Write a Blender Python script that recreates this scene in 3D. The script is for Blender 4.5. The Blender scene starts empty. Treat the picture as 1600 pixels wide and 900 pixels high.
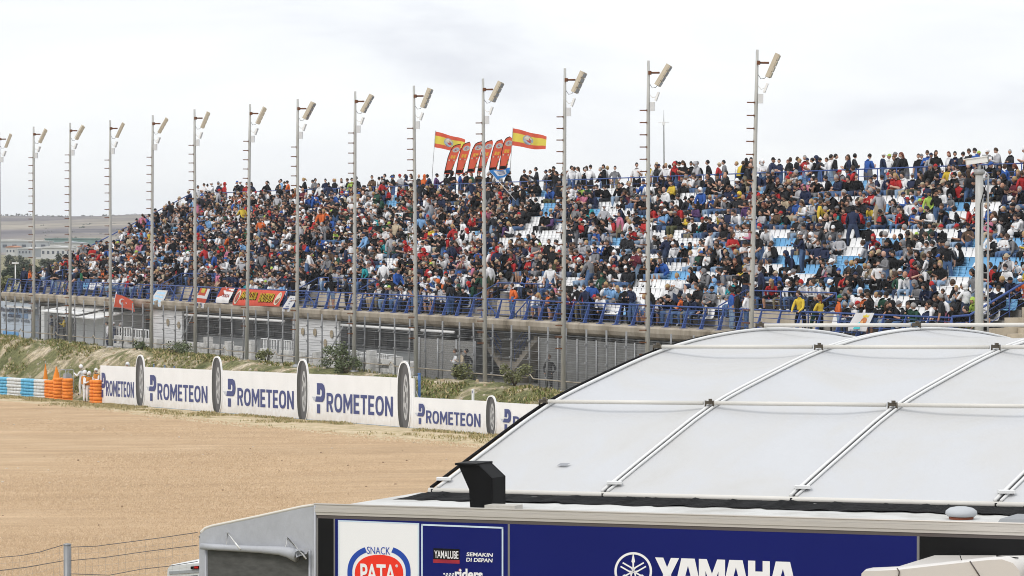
import bpy, bmesh, math, random
import numpy as np
from mathutils import Vector, Matrix
R = math.radians
random.seed(7)
rng = np.random.default_rng(11)
SC = bpy.context.scene
COL = SC.collection
# ------------------------------------------------------------------ camera, world, sun, exposure
F, HZ, CAMZ = 1600 * 105 / 36, 371.0, 10.0
cd = bpy.data.cameras.new("camera"); cam = bpy.data.objects.new("camera", cd); COL.objects.link(cam)
cd.sensor_width = 36; cd.lens = 105; cd.clip_start = 0.5; cd.clip_end = 20000
cam.location = (0, 0, CAMZ)
cam.rotation_euler = (math.pi / 2 - math.atan((450 - HZ) / F), 0, 0)
SC.camera = cam
SUN_DIR = Vector((-0.52, -0.58, 0.80)).normalized()
SUN_EL = math.asin(SUN_DIR.z); SUN_AZ = math.atan2(SUN_DIR.x, SUN_DIR.y)
sd = bpy.data.lights.new("sun", 'SUN'); sd.energy = 1.35; sd.angle = R(18); sd.color = (1.0, 0.96, 0.91)
so = bpy.data.objects.new("sun", sd); COL.objects.link(so)
so.rotation_euler = (-SUN_DIR).to_track_quat('-Z', 'Y').to_euler()
W = bpy.data.worlds.new("World"); SC.world = W; W.use_nodes = True
def build_world():
    nt = W.node_tree; nt.nodes.clear(); N = nt.nodes.new; L = nt.links.new
    out = N('ShaderNodeOutputWorld'); bg = N('ShaderNodeBackground'); bg.inputs[1].default_value = 0.1
    sky = N('ShaderNodeTexSky'); sky.sky_type = 'NISHITA'; sky.sun_disc = False
    sky.sun_elevation = SUN_EL; sky.sun_rotation = SUN_AZ
    tc = N('ShaderNodeTexCoord')
    mp = N('ShaderNodeMapping'); mp.inputs['Scale'].default_value = (1, 1, 3.3); mp.inputs['Location'].default_value = (3.1, 0.4, 0.62)
    L(tc.outputs['Generated'], mp.inputs[0])
    n1 = N('ShaderNodeTexNoise'); n1.inputs['Scale'].default_value = 6.0; n1.inputs['Detail'].default_value = 9; n1.inputs['Roughness'].default_value = 0.52
    n1.inputs['Distortion'].default_value = 0.35
    L(mp.outputs[0], n1.inputs[0])
    cr = N('ShaderNodeValToRGB'); e = cr.color_ramp.elements
    e[0].position = 0.36; e[0].color = (0.755, 0.775, 0.83, 1); e[1].position = 0.58; e[1].color = (0.955, 0.97, 0.975, 1)
    m = e.new(0.46); m.color = (0.88, 0.90, 0.935, 1)
    L(n1.outputs[0], cr.inputs[0])
    # the luminance of an overcast sky grows towards the zenith
    sx = N('ShaderNodeSeparateXYZ'); L(tc.outputs['Generated'], sx.inputs[0])
    mr = N('ShaderNodeMapRange'); mr.inputs[1].default_value = 0.08; mr.inputs[2].default_value = 1.0
    mr.inputs[3].default_value = 10.65; mr.inputs[4].default_value = 13.8
    L(sx.outputs[2], mr.inputs[0])
    sc = N('ShaderNodeVectorMath'); sc.operation = 'SCALE'; L(cr.outputs[0], sc.inputs[0]); L(mr.outputs[0], sc.inputs['Scale'])
    mix = N('ShaderNodeMix'); mix.data_type = 'RGBA'; mix.inputs[0].default_value = 0.93
    L(sky.outputs[0], mix.inputs[6]); L(sc.outputs[0], mix.inputs[7])
    L(mix.outputs[2], bg.inputs[0]); L(bg.outputs[0], out.inputs[0])
build_world()
SC.view_settings.view_transform = 'Standard'; SC.view_settings.look = 'None'
SC.view_settings.gamma = 1; SC.view_settings.use_curve_mapping = False
SC.view_settings.exposure = 0.14
SC.render.engine = 'CYCLES'; SC.cycles.max_bounces = 6; SC.cycles.transparent_max_bounces = 16; SC.cycles.filter_width = 1.0; SC.cycles.use_denoising = True

# ------------------------------------------------------------------ frames
CS, SN = 0.8922, 0.4517                     # grandstand axes: L runs away along the stand, D across it, away from the track
def P(L, D, z=0.0): return Vector((D * CS - L * SN, D * SN + L * CS, z))
def L_of(px, D):                             # where along a line of offset D a sight line through column px meets it
    k = (px - 800) / F
    return D * (CS - k * SN) / (SN + k * CS)
def px_of(v): return 800 + v[0] / v[1] * F
def at(px, py, Y): return Vector(((px - 800) / F * Y, Y, CAMZ - (py - HZ) / F * Y))
def zat(py, Y): return CAMZ - (py - HZ) / F * Y
ROT_STAND = math.atan2(-CS, SN)              # local -Y faces the track, local +X runs to the photo's right
def g(L): return 4.45 - 0.023 * L            # the gravel trap falls away with L

# ------------------------------------------------------------------ materials
MATS = {}
def srgb(h):
    h = h.lstrip('#'); v = [int(h[i:i+2], 16) / 255 for i in (0, 2, 4)]
    return tuple(((c + 0.055) / 1.055) ** 2.4 if c > 0.04045 else c / 12.92 for c in v)
def mat(name, col, rough=0.7, metal=0.0, var=0.0, vscale=4.0, bump=0.0, bscale=20.0, spec=0.3, trans=0.0, stretch=None):
    if name in MATS: return MATS[name]
    m = bpy.data.materials.new(name); MATS[name] = m; m.use_nodes = True
    nt = m.node_tree; b = nt.nodes['Principled BSDF']; N = nt.nodes.new; L = nt.links.new
    b.inputs['Base Color'].default_value = (*col, 1); b.inputs['Roughness'].default_value = rough
    b.inputs['Metallic'].default_value = metal; b.inputs['Specular IOR Level'].default_value = spec
    if var or bump:
        tc = N('ShaderNodeTexCoord'); src = tc.outputs['Object']
        if stretch:
            mp = N('ShaderNodeMapping'); mp.inputs['Scale'].default_value = stretch; L(src, mp.inputs[0]); src = mp.outputs[0]
    if var:
        n = N('ShaderNodeTexNoise'); n.inputs['Scale'].default_value = vscale; n.inputs['Detail'].default_value = 7; n.inputs['Roughness'].default_value = 0.6
        L(src, n.inputs[0])
        mr = N('ShaderNodeMapRange'); mr.inputs[1].default_value = 0.3; mr.inputs[2].default_value = 0.7
        mr.inputs[3].default_value = 1 - var; mr.inputs[4].default_value = 1 + var * 0.6
        L(n.outputs[0], mr.inputs[0])
        s = N('ShaderNodeVectorMath'); s.operation = 'SCALE'; s.inputs[0].default_value = col
        L(mr.outputs[0], s.inputs['Scale']); L(s.outputs[0], b.inputs['Base Color'])
    if bump:
        n2 = N('ShaderNodeTexNoise'); n2.inputs['Scale'].default_value = bscale; n2.inputs['Detail'].default_value = 5
        L(src, n2.inputs[0])
        bp = N('ShaderNodeBump'); bp.inputs['Strength'].default_value = bump; bp.inputs['Distance'].default_value = 0.05
        L(n2.outputs[0], bp.inputs['Height']); L(bp.outputs[0], b.inputs['Normal'])
    if trans:
        tr = N('ShaderNodeBsdfTranslucent'); tr.inputs[0].default_value = (*col, 1)
        mx = N('ShaderNodeMixShader'); mx.inputs[0].default_value = trans
        o = nt.nodes['Material Output']; L(b.outputs[0], mx.inputs[1]); L(tr.outputs[0], mx.inputs[2]); L(mx.outputs[0], o.inputs[0])
    return m
def mat_multi(name, stops, scale=3.0, detail=8, rough=0.95, fine=0.0, fscale=60.0, bump=0.3, bscale=30.0, stretch=(1, 1, 1), distort=0.0, lo=0.3, hi=0.7, bdist=0.05, rot=0.0, band=0.0):
    """colour ramp over noise, with a finer grain on top"""
    if name in MATS: return MATS[name]
    m = bpy.data.materials.new(name); MATS[name] = m; m.use_nodes = True
    nt = m.node_tree; b = nt.nodes['Principled BSDF']; N = nt.nodes.new; L = nt.links.new
    b.inputs['Roughness'].default_value = rough; b.inputs['Specular IOR Level'].default_value = 0.15
    tc = N('ShaderNodeTexCoord'); mp = N('ShaderNodeMapping'); mp.inputs['Scale'].default_value = stretch; mp.inputs['Rotation'].default_value = (0, 0, rot)
    L(tc.outputs['Object'], mp.inputs[0])
    n = N('ShaderNodeTexNoise'); n.inputs['Scale'].default_value = scale; n.inputs['Detail'].default_value = detail; n.inputs['Roughness'].default_value = 0.62
    n.inputs['Distortion'].default_value = distort
    L(mp.outputs[0], n.inputs[0])
    mr = N('ShaderNodeMapRange'); mr.inputs[1].default_value = lo; mr.inputs[2].default_value = hi; L(n.outputs[0], mr.inputs[0])
    cr = N('ShaderNodeValToRGB'); L(mr.outputs[0], cr.inputs[0]); e = cr.color_ramp.elements
    while len(e) > 2: e.remove(e[1])
    e[0].position, e[0].color = stops[0][0], (*stops[0][1], 1); e[1].position, e[1].color = stops[-1][0], (*stops[-1][1], 1)
    for p, c in stops[1:-1]:
        q = e.new(p); q.color = (*c, 1)
    c = cr.outputs[0]
    if fine:
        v = N('ShaderNodeTexVoronoi'); v.inputs['Scale'].default_value = fscale; L(tc.outputs['Object'], v.inputs['Vector'])
        sp = N('ShaderNodeSeparateColor'); L(v.outputs['Color'], sp.inputs[0])
        m2 = N('ShaderNodeMapRange'); m2.inputs[3].default_value = 1 - fine; m2.inputs[4].default_value = 1 + fine; L(sp.outputs[0], m2.inputs[0])
        s = N('ShaderNodeVectorMath'); s.operation = 'SCALE'; L(c, s.inputs[0]); L(m2.outputs[0], s.inputs['Scale']); c = s.outputs[0]
    if band:     # broad raked bands along one direction
        mb = N('ShaderNodeMapping'); mb.inputs['Rotation'].default_value = (0, 0, rot); mb.inputs['Scale'].default_value = (.03, .9, .2); L(tc.outputs['Object'], mb.inputs[0])
        nb = N('ShaderNodeTexNoise'); nb.inputs['Scale'].default_value = 1.0; nb.inputs['Detail'].default_value = 4; nb.inputs['Distortion'].default_value = .8; L(mb.outputs[0], nb.inputs[0])
        m3 = N('ShaderNodeMapRange'); m3.inputs[1].default_value = .35; m3.inputs[2].default_value = .65; m3.inputs[3].default_value = 1 - band; m3.inputs[4].default_value = 1 + band * .6; L(nb.outputs[0], m3.inputs[0])
        s3 = N('ShaderNodeVectorMath'); s3.operation = 'SCALE'; L(c, s3.inputs[0]); L(m3.outputs[0], s3.inputs['Scale']); c = s3.outputs[0]
    L(c, b.inputs['Base Color'])
    if bump:
        n2 = N('ShaderNodeTexNoise'); n2.inputs['Scale'].default_value = bscale; n2.inputs['Detail'].default_value = 6; L(tc.outputs['Object'], n2.inputs[0])
        bp = N('ShaderNodeBump'); bp.inputs['Strength'].default_value = bump; bp.inputs['Distance'].default_value = bdist
        L(n2.outputs[0], bp.inputs['Height']); L(bp.outputs[0], b.inputs['Normal'])
    return m
M_white = mat('white_paint', (.78, .78, .77), .5, var=.08, vscale=2)
M_navy = mat('navy_print', srgb('#3f4a7a'), .5)
M_blue = mat('blue_railing_paint', srgb('#43588f'), .5, var=.15, vscale=6, spec=.2)
M_galv = mat('galvanised_steel', (.33, .335, .34), .5, .25, var=.15, vscale=5)
M_rust = mat('rusty_steel', (.16, .07, .035), .9, var=.3, vscale=20)
M_pole = mat('pole_grey_paint', (.44, .44, .42), .5, .1, var=.16, vscale=3, stretch=(6, 6, .6))
M_dark = mat('dark_rubber', (.006, .006, .006), .8, spec=.1)
M_black = mat('black_paint', (.006, .006, .0065), .6, spec=.12)
M_lamp = mat('floodlight_housing', (.52, .46, .36), .55, var=.1, vscale=6)
M_conc = mat_multi('weathered_concrete', [(0, (.15, .125, .095)), (.45, (.31, .27, .215)), (1, (.43, .385, .32))], scale=.9, stretch=(1, 1, .3), bump=.25, bscale=8)
M_conc_dark = mat('old_grey_concrete', (.24, .235, .225), .95, var=.2, vscale=1.2, bump=.2, bscale=6)
M_skin = mat('skin', (.50, .29, .20), .6)

# ------------------------------------------------------------------ objects
def tag(o, label=None, cat=None, group=None, kind=None):
    if label: o['label'] = label
    if cat: o['category'] = cat
    if group: o['group'] = group
    if kind: o['kind'] = kind
    return o
def empty(name, loc=(0, 0, 0), rz=0.0):
    o = bpy.data.objects.new(name, None); COL.objects.link(o); o.location = loc; o.rotation_euler = (0, 0, rz)
    o.empty_display_size = .2
    return o
def place(name, me, loc=(0, 0, 0), rz=0.0, parent=None):
    o = bpy.data.objects.new(name, me); COL.objects.link(o); o.location = loc; o.rotation_euler = (0, 0, rz)
    if parent: o.parent = parent
    return o
def copy_tree(o, parent=None):
    c = o.copy(); COL.objects.link(c)
    if parent: c.parent = parent
    for ch in list(o.children): copy_tree(ch, c)
    return c
class MB:
    def __init__(s): s.v = []; s.f = []; s.m = []; s.sm = []
    def add(s, verts, faces, mi=0, smooth=False):
        b = len(s.v); s.v += [tuple(v) for v in verts]
        for f in faces: s.f.append(tuple(b + i for i in f)); s.m.append(mi); s.sm.append(smooth)
    def quad(s, a, b, c, d, mi=0): s.add([a, b, c, d], [(0, 1, 2, 3)], mi)
    def box(s, c, size, mi=0, M=None):
        x, y, z = size[0] / 2, size[1] / 2, size[2] / 2; c = Vector(c)
        vs = [Vector((i, j, k)) for k in (-z, z) for j in (-y, y) for i in (-x, x)]
        vs = [(M @ v if M else v) + c for v in vs]
        s.add(vs, [(0, 2, 3, 1), (4, 5, 7, 6), (0, 1, 5, 4), (2, 6, 7, 3), (0, 4, 6, 2), (1, 3, 7, 5)], mi)
    def hexa(s, p, mi=0):      # eight corners: bottom ring then top ring
        s.add(p, [(3, 2, 1, 0), (4, 5, 6, 7), (0, 1, 5, 4), (1, 2, 6, 5), (2, 3, 7, 6), (3, 0, 4, 7)], mi)
    def tube(s, pts, r, n=6, mi=0, cap=True):
        pts = [Vector(p) for p in pts]; rings = []
        rr = r if isinstance(r, (list, tuple)) else [r] * len(pts)
        for i, p in enumerate(pts):
            d = (pts[min(i + 1, len(pts) - 1)] - pts[max(i - 1, 0)]).normalized()
            up = Vector((0, 0, 1)) if abs(d.z) < .9 else Vector((1, 0, 0))
            a = d.cross(up).normalized(); b = a.cross(d)
            rings.append([p + (a * math.cos(t) + b * math.sin(t)) * rr[i] for t in [2 * math.pi * k / n for k in range(n)]])
        fs = []
        for i in range(len(pts) - 1):
            for k in range(n): fs.append((i * n + k, i * n + (k + 1) % n, (i + 1) * n + (k + 1) % n, (i + 1) * n + k))
        if cap: fs += [tuple(range(n - 1, -1, -1)), tuple((len(pts) - 1) * n + k for k in range(n))]
        s.add([v for q in rings for v in q], fs, mi, True)
    def lathe(s, prof, n=16, mi=0, o=(0, 0, 0), closed=False):
        o = Vector(o); vs = []; fs = []; m = len(prof)
        for r, z in prof:
            for k in range(n): vs.append(o + Vector((r * math.cos(2 * math.pi * k / n), r * math.sin(2 * math.pi * k / n), z)))
        for i in range(m if closed else m - 1):
            j = (i + 1) % m
            for k in range(n): fs.append((i * n + k, i * n + (k + 1) % n, j * n + (k + 1) % n, j * n + k))
        s.add(vs, fs, mi, True)
    def prism(s, poly, d, mi=0):   # flat polygon of Vectors pushed along d
        n = len(poly); d = Vector(d); vs = [Vector(p) for p in poly] + [Vector(p) + d for p in poly]
        s.add(vs, [tuple(range(n - 1, -1, -1)), tuple(range(n, 2 * n))] + [(i, (i + 1) % n, n + (i + 1) % n, n + i) for i in range(n)], mi)
    def mesh(s, name, mats):
        me = bpy.data.meshes.new(name); me.from_pydata(s.v, [], s.f)
        for m in (mats if isinstance(mats, (list, tuple)) else [mats]): me.materials.append(m)
        me.polygons.foreach_set('material_index', s.m); me.polygons.foreach_set('use_smooth', s.sm); me.update()
        bm = bmesh.new(); bm.from_mesh(me); bmesh.ops.recalc_face_normals(bm, faces=bm.faces); bm.to_mesh(me); bm.free()
        return me
    def build(s, name, mats, parent=None, loc=(0, 0, 0), rz=0.0):
        return place(name, s.mesh(name, mats), loc, rz, parent)
def text_mesh(txt, w, h, bold=0.0, name='lettering', italic=0.0, depth=0.004, spacing=1.0):
    """letters as a mesh in the local xy plane, scaled to fill w x h from the origin"""
    cu = bpy.data.curves.new('t', 'FONT'); cu.body = txt; cu.offset = bold; cu.extrude = 0.01; cu.shear = italic; cu.space_character = spacing
    cu.resolution_u = 4
    o = bpy.data.objects.new('t', cu); COL.objects.link(o)
    dg = bpy.context.evaluated_depsgraph_get(); dg.update()
    me = bpy.data.meshes.new_from_object(o.evaluated_get(dg)); me.name = name
    bpy.data.objects.remove(o); bpy.data.curves.remove(cu)
    co = np.zeros(len(me.vertices) * 3); me.vertices.foreach_get('co', co); co = co.reshape(-1, 3)
    lo, hi = co.min(0), co.max(0); co[:, 0] = (co[:, 0] - lo[0]) / (hi[0] - lo[0]) * w; co[:, 1] = (co[:, 1] - lo[1]) / (hi[1] - lo[1]) * h
    co[:, 2] = (co[:, 2] - lo[2]) / max(hi[2] - lo[2], 1e-6) * depth
    me.vertices.foreach_set('co', co.ravel()); me.update()
    return me
def frame_matrix(origin, X, Y):
    X = Vector(X).normalized(); Z = X.cross(Vector(Y)).normalized(); Y = Z.cross(X)
    m = Matrix((X, Y, Z)).transposed().to_4x4(); m.translation = origin
    return m
def lerp(a, b, t): return a + (b - a) * t
def noise1(x, seed=0):
    i = math.floor(x); f = x - i; f = f * f * (3 - 2 * f)
    h = lambda n: (math.sin((n + seed * 57.3) * 127.1) * 43758.5453) % 1.0
    return lerp(h(i), h(i + 1), f) * 2 - 1
def noise2(x, y, seed=0):
    i, j = math.floor(x), math.floor(y); f, k = x - i, y - j; f = f * f * (3 - 2 * f); k = k * k * (3 - 2 * k)
    h = lambda a, b: (math.sin(a * 127.1 + b * 311.7 + seed * 74.7) * 43758.5453) % 1.0
    return lerp(lerp(h(i, j), h(i + 1, j), f), lerp(h(i, j + 1), h(i + 1, j + 1), f), k) * 2 - 1
# ================================================================== ground
def smooth(t): t = min(1, max(0, t)); return t * t * (3 - 2 * t)
def gz(L, D):
    base = 4.45 - 0.023 * min(max(L, -5), 205)
    far = lerp(1.6, 0.4, smooth((L - 260) / 700))
    z = base
    if D > 54.8:
        z = lerp(base, 3.32, smooth((D - 54.9) / 4.3))
        if 55.2 < D < 60.8: z += (.16 * noise2(L * .35, D * .8, 1) + .10 * noise2(L * 1.3, D * 1.7, 2)) * smooth((D - 55) / .8) * smooth((60.9 - D) / .8)
    if D > 60.7: z = lerp(z, 2.84, smooth((D - 60.7) / .6))
    if L > 212: z = lerp(z, far, smooth((L - 212) / 60))
    if D > 92: z = lerp(z, far, smooth((D - 92) / 60))
    return z
def gz0(L, D):       # the sheet dips under the gravel
    return gz(L, D) - .5 * smooth((49.5 - D) / 3)
def coords(segs):
    out = []
    for a, b, st in segs:
        n = max(1, round((b - a) / st)); out += [a + (b - a) * i / n for i in range(n)]
    return out + [segs[-1][1]]
def sheet(name, Ls, Ds, zf, m, dz=0.0):
    v = [P(L, D, zf(L, D) + dz) for D in Ds for L in Ls]; n = len(Ls)
    f = [(j * n + i, j * n + i + 1, (j + 1) * n + i + 1, (j + 1) * n + i) for j in range(len(Ds) - 1) for i in range(n - 1)]
    me = bpy.data.meshes.new(name); me.from_pydata([tuple(q) for q in v], [], f); me.materials.append(m)
    me.polygons.foreach_set('use_smooth', [True] * len(f)); me.update()
    bm = bmesh.new(); bm.from_mesh(me); bmesh.ops.recalc_face_normals(bm, faces=bm.faces)
    if sum(q.normal.z for q in bm.faces) < 0: bmesh.ops.reverse_faces(bm, faces=bm.faces)
    bm.to_mesh(me); bm.free()
    return place(name, me)
def ground_material():
    m = mat_multi('bank_earth_and_grass', [(0, (.075, .083, .032)), (.40, (.150, .150, .066)), (.56, (.235, .205, .12)), (.72, (.40, .335, .235)), (1, (.52, .455, .35))],
                  scale=.45, detail=10, fine=.34, fscale=8, bump=.7, bscale=5, distort=.4, lo=.33, hi=.70, bdist=.12)
    return m
tag(sheet('ground', coords([(-60, 40, 10), (40, 70, 3), (70, 235, .8), (235, 300, 5), (300, 3000, 270)]),
          coords([(-400, 0, 50), (0, 45, 5), (45, 54.6, .6), (54.6, 62, .3), (62, 100, 4), (100, 2600, 125)]), gz0, ground_material()), kind='structure')
# gravel trap: its far edge wanders where the dry grass strip begins
M_gravel = mat_multi('tan_gravel', [(0, (.425, .295, .178)), (.5, (.485, .343, .21)), (1, (.54, .392, .25))], scale=.35, detail=10, fine=.30, fscale=55, bump=.35, bscale=60, lo=.28, hi=.72, bdist=.10, rot=R(-58), band=.13)
def gravel():
    Ls = coords([(-20, 60, 4), (60, 240, 1.0)]); v = []; ts = [0, .1, .25, .45, .65, .8, .9, .96, 1]
    for t in ts:
        for L in Ls:
            e = 50.1 + 2.0 * smooth((L - 122) / 40) + .40 * noise1(L * .16, 3) + .2 * noise1(L * .7, 5)
            D = lerp(13.0, e, t); z = gz(L, D) + .03 + .05 * noise2(L * .12, D * .3, 8) * (1 - t) * t * 4
            v.append(tuple(P(L, D, z if t < 1 else gz(L, D) - .02)))
    n = len(Ls); f = [(j * n + i, (j + 1) * n + i, (j + 1) * n + i + 1, j * n + i + 1) for j in range(len(ts) - 1) for i in range(n - 1)]
    me = bpy.data.meshes.new('gravel_trap'); me.from_pydata(v, [], f); me.materials.append(M_gravel); me.polygons.foreach_set('use_smooth', [True] * len(f)); me.update()
    bm = bmesh.new(); bm.from_mesh(me); bmesh.ops.recalc_face_normals(bm, faces=bm.faces)
    if sum(q.normal.z for q in bm.faces) < 0: bmesh.ops.reverse_faces(bm, faces=bm.faces)
    bm.to_mesh(me); bm.free()
    tag(place('gravel_trap', me), kind='structure')
gravel()
M_verge = mat_multi('dry_grass_verge', [(0, (.25, .22, .10)), (.25, (.44, .355, .215)), (.65, (.53, .43, .285)), (1, (.60, .49, .34))], scale=1.1, detail=9, fine=.2, fscale=12, bump=.6, bscale=10, lo=.32, hi=.68)
tag(sheet('verge', coords([(60, 240, 1)]), coords([(46.9, 54.9, .5)]), gz, M_verge, .012), kind='structure')
tag(sheet('concourse', coords([(70, 212, 4)]), [61.35, 66, 72, 80, 88], lambda L, D: 2.87, M_conc_dark), kind='structure')

def blades(name, spots, h, w, m, label=None, n=7, kind='stuff'):
    b = MB()
    for p in spots:
        for k in range(n):
            a = random.uniform(0, 6.28); q = p + Vector((random.gauss(0, .09), random.gauss(0, .09), 0))
            d = Vector((math.cos(a), math.sin(a), 0)); hh = h * random.uniform(.5, 1.3); l = d.cross(Vector((0, 0, 1))) * random.uniform(.2, .9) * hh
            ww = w * random.uniform(.6, 1.4)
            b.add([q - d * ww, q + d * ww, q + l * .6 + d * ww * .5 + Vector((0, 0, hh * .8)), q + l + Vector((0, 0, hh))], [(0, 1, 2, 3)], random.randrange(len(m)))
    return tag(b.build(name, m), label, None, None, kind)
M_grass = [mat('fresh_grass', (.17, .20, .06), .9), mat('olive_grass', (.20, .195, .075), .9), mat('dry_straw', (.42, .34, .18), .9)]
sp = []
for i in range(9000):
    L, D = random.uniform(84, 205), random.uniform(55.6, 60.9)
    q = noise2(L * .22, D * .7, 4) + .35 * noise2(L * .9, D * 1.5, 6) + (.10 if D > 58.8 else 0) + (.15 if L > 150 else 0)
    if q > .12: sp.append(P(L, D, gz(L, D)))
blades('grass', sp, .15, .035, M_grass)
def pebbles():      # the loose top layer: small stones spread over the part of the trap that is seen
    r_ = np.random.default_rng(3); n = 170000
    Y = 1 / r_.uniform(1 / 165, 1 / 52, n); X = (r_.uniform(-60, 1180, n) - 800) / F * Y; D = X * CS + Y * SN; L = Y * CS - X * SN
    e = 50.0 + 2.0 * np.clip((L - 122) / 40, 0, 1); ok = (D > 14) & (D < e) & (L < 200); X, Y, D, L = X[ok], Y[ok], D[ok], L[ok]; n = len(X)
    z = np.array([gz(a, d) for a, d in zip(L, D)]) + .045; r = r_.uniform(.012, .034, n) * np.clip(Y / 95, .8, 1.4); th = r_.uniform(0, 6.28, n); V = np.empty((n, 5, 3)); 
    for k in range(4):
        V[:, k, 0] = X + r * np.cos(th + k * 1.57) * r_.uniform(.7, 1.3, n); V[:, k, 1] = Y + r * np.sin(th + k * 1.57) * r_.uniform(.7, 1.3, n); V[:, k, 2] = z - .03
    V[:, 4, 0] = X; V[:, 4, 1] = Y; V[:, 4, 2] = z + r * r_.uniform(.3, .8, n)
    T = (np.arange(n)[:, None, None] * 5 + np.array([(0, 1, 4), (1, 2, 4), (2, 3, 4), (3, 0, 4)])[None]).reshape(-1, 3)
    me = bpy.data.meshes.new('gravel'); me.vertices.add(n * 5); me.vertices.foreach_set('co', V.astype(np.float32).ravel()); me.loops.add(len(T) * 3); me.loops.foreach_set('vertex_index', T.astype(np.int32).ravel())
    me.polygons.add(len(T)); me.polygons.foreach_set('loop_start', np.arange(len(T), dtype=np.int32) * 3)
    for k, c in enumerate(((.41, .285, .172), (.475, .335, .205), (.51, .365, .228), (.565, .415, .27))): me.materials.append(mat('pebble_%s' % 'abcd'[k], c, .95))
    me.polygons.foreach_set('material_index', np.repeat(r_.choice(4, n, p=(.22, .34, .30, .14)), 4).astype(np.int32)); me.update(); tag(place('gravel', me), 'loose tan pebbles covering the gravel trap', None, None, 'stuff')
pebbles()
b = MB()
for i in range(250):        # stray stones on the gravel
    L, D = random.uniform(40, 180), random.uniform(14, 50); r = random.uniform(.02, .05); c = P(L, D, gz(L, D) + .05)
    b.lathe([(.001, -r), (r, -r * .2), (r * .7, r * .5), (.001, r * .6)], 5, i % 2, c)
tag(b.build('loose_stones', [mat('stone_tan', (.33, .24, .16), .95), mat('stone_pale', (.62, .54, .44), .95)]), 'loose stones scattered over the tan gravel', None, None, 'stuff')
sp = []
for i in range(7000):
    L, D = random.uniform(88, 200), 54.2 - abs(random.gauss(0, 1.3)) - .3
    if noise2(L * .3, D * .8, 9) > .05: sp.append(P(L, D, gz(L, D) + .03))
blades('dry_grass', sp, .09, .02, [M_grass[2], M_grass[1], mat('pale_straw', (.45, .37, .21), .9)], n=5)
b = MB()
for i in range(1500):
    L, D = random.uniform(84, 205), random.uniform(55.4, 60.2); r = random.uniform(.03, .13) * random.choice((1, 1, .6))
    if noise2(L * .22, D * .7, 4) > .25: continue
    c = P(L, D, gz(L, D)); vs = [c + Vector((r * math.cos(t + i) * random.uniform(.7, 1.2), r * math.sin(t + i) * random.uniform(.7, 1.2), -.03)) for t in (0, 1.26, 2.5, 3.8, 5)]
    top = [c + (q - c) * .55 + Vector((0, 0, r * random.uniform(.5, 1))) for q in vs]
    b.add(vs + top, [(0, 1, 6, 5), (1, 2, 7, 6), (2, 3, 8, 7), (3, 4, 9, 8), (4, 0, 5, 9), (5, 6, 7, 8, 9)], i % 2)
tag(b.build('rubble', [mat('pale_stone', (.42, .37, .29), .95), mat('ochre_stone', (.36, .28, .18), .95)]), kind='stuff')

# ------------------------------------------------------------------ hills and the plain behind
M_hill = mat_multi('hill_fields', [(0, (.10, .09, .095)), (.35, (.165, .145, .145)), (.6, (.235, .205, .17)), (1, (.34, .30, .235))], scale=.006, detail=7, rough=1, fine=.15, fscale=.06, bump=0, stretch=(.6, 1.2, 8), distort=.6, lo=.36, hi=.64)
def hills():
    Xs = np.linspace(-2600, 2600, 131); Ys = np.linspace(1450, 4200, 45); v = []
    for Y in Ys:
        for X in Xs:
            rz = 31 + .016 * (X + 330) * (1 if X < 200 else .2) + 1.2 * noise1(X / 90, 2) + .5 * noise1(X / 31, 7)
            z = lerp(-3, rz, smooth((Y - 1450) / 1250) ** .9) + 1.4 * noise2(X / 160, Y / 220, 3) * smooth((Y - 1500) / 300) * smooth((2700 - Y) / 300)
            if Y > 2700: z -= (Y - 2700) * .02
            v.append((X, Y, z))
    n = len(Xs); f = [(j * n + i, j * n + i + 1, (j + 1) * n + i + 1, (j + 1) * n + i) for j in range(len(Ys) - 1) for i in range(n - 1)]
    me = bpy.data.meshes.new('hills'); me.from_pydata(v, [], f); me.materials.append(M_hill); me.polygons.foreach_set('use_smooth', [True] * len(f)); me.update()
    tag(place('hills', me), kind='structure')
hills()
M_far_tree = mat('far_tree_green', (.13, .135, .10), 1, var=.3, vscale=.1)
b = MB()
for i in range(170):                       # scattered scrub on the ridge and lower slope, far away and read as one mass
    if i < 60: px, Y, py = random.uniform(-30, 290), random.uniform(2500, 2680), None
    else: px, Y, py = random.uniform(60, 260), random.uniform(1650, 2200), None
    X = (px - 800) / F * Y
    rz = 31 + .016 * (X + 330) + 1.2 * noise1(X / 90, 2) + .5 * noise1(X / 31, 7)
    z = lerp(-3, rz, smooth((Y - 1450) / 1250) ** .9); s = random.uniform(.35, .9) * (1 if random.random() < .85 else 1.7)
    for k in range(5):
        c = Vector((X + random.gauss(0, s), Y + random.gauss(0, s), z + s * random.uniform(.3, 1))); r = s * random.uniform(.4, .8)
        b.lathe([(.01, -r), (r * .9, -r * .3), (r * .7, r * .5), (.01, r * .8)], 5, 0, c)
tag(b.build('far_scrub_vegetation', M_far_tree), 'small dark scrub scattered over the pale hill', None, None, 'stuff')
b = MB()
for i in range(9): b.box((lerp((143 - 800), (169 - 800), i / 8) / F * 2250, 2250, zat(lerp(351, 361, (i / 8) ** 1.6), 2250)), (random.uniform(1.6, 3), 2, random.uniform(1.2, 2.6)))
tag(b.build('retaining_wall', mat('chalk', (.75, .73, .66), .9)), 'broken white retaining wall curving down the far hillside', 'wall')
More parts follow.
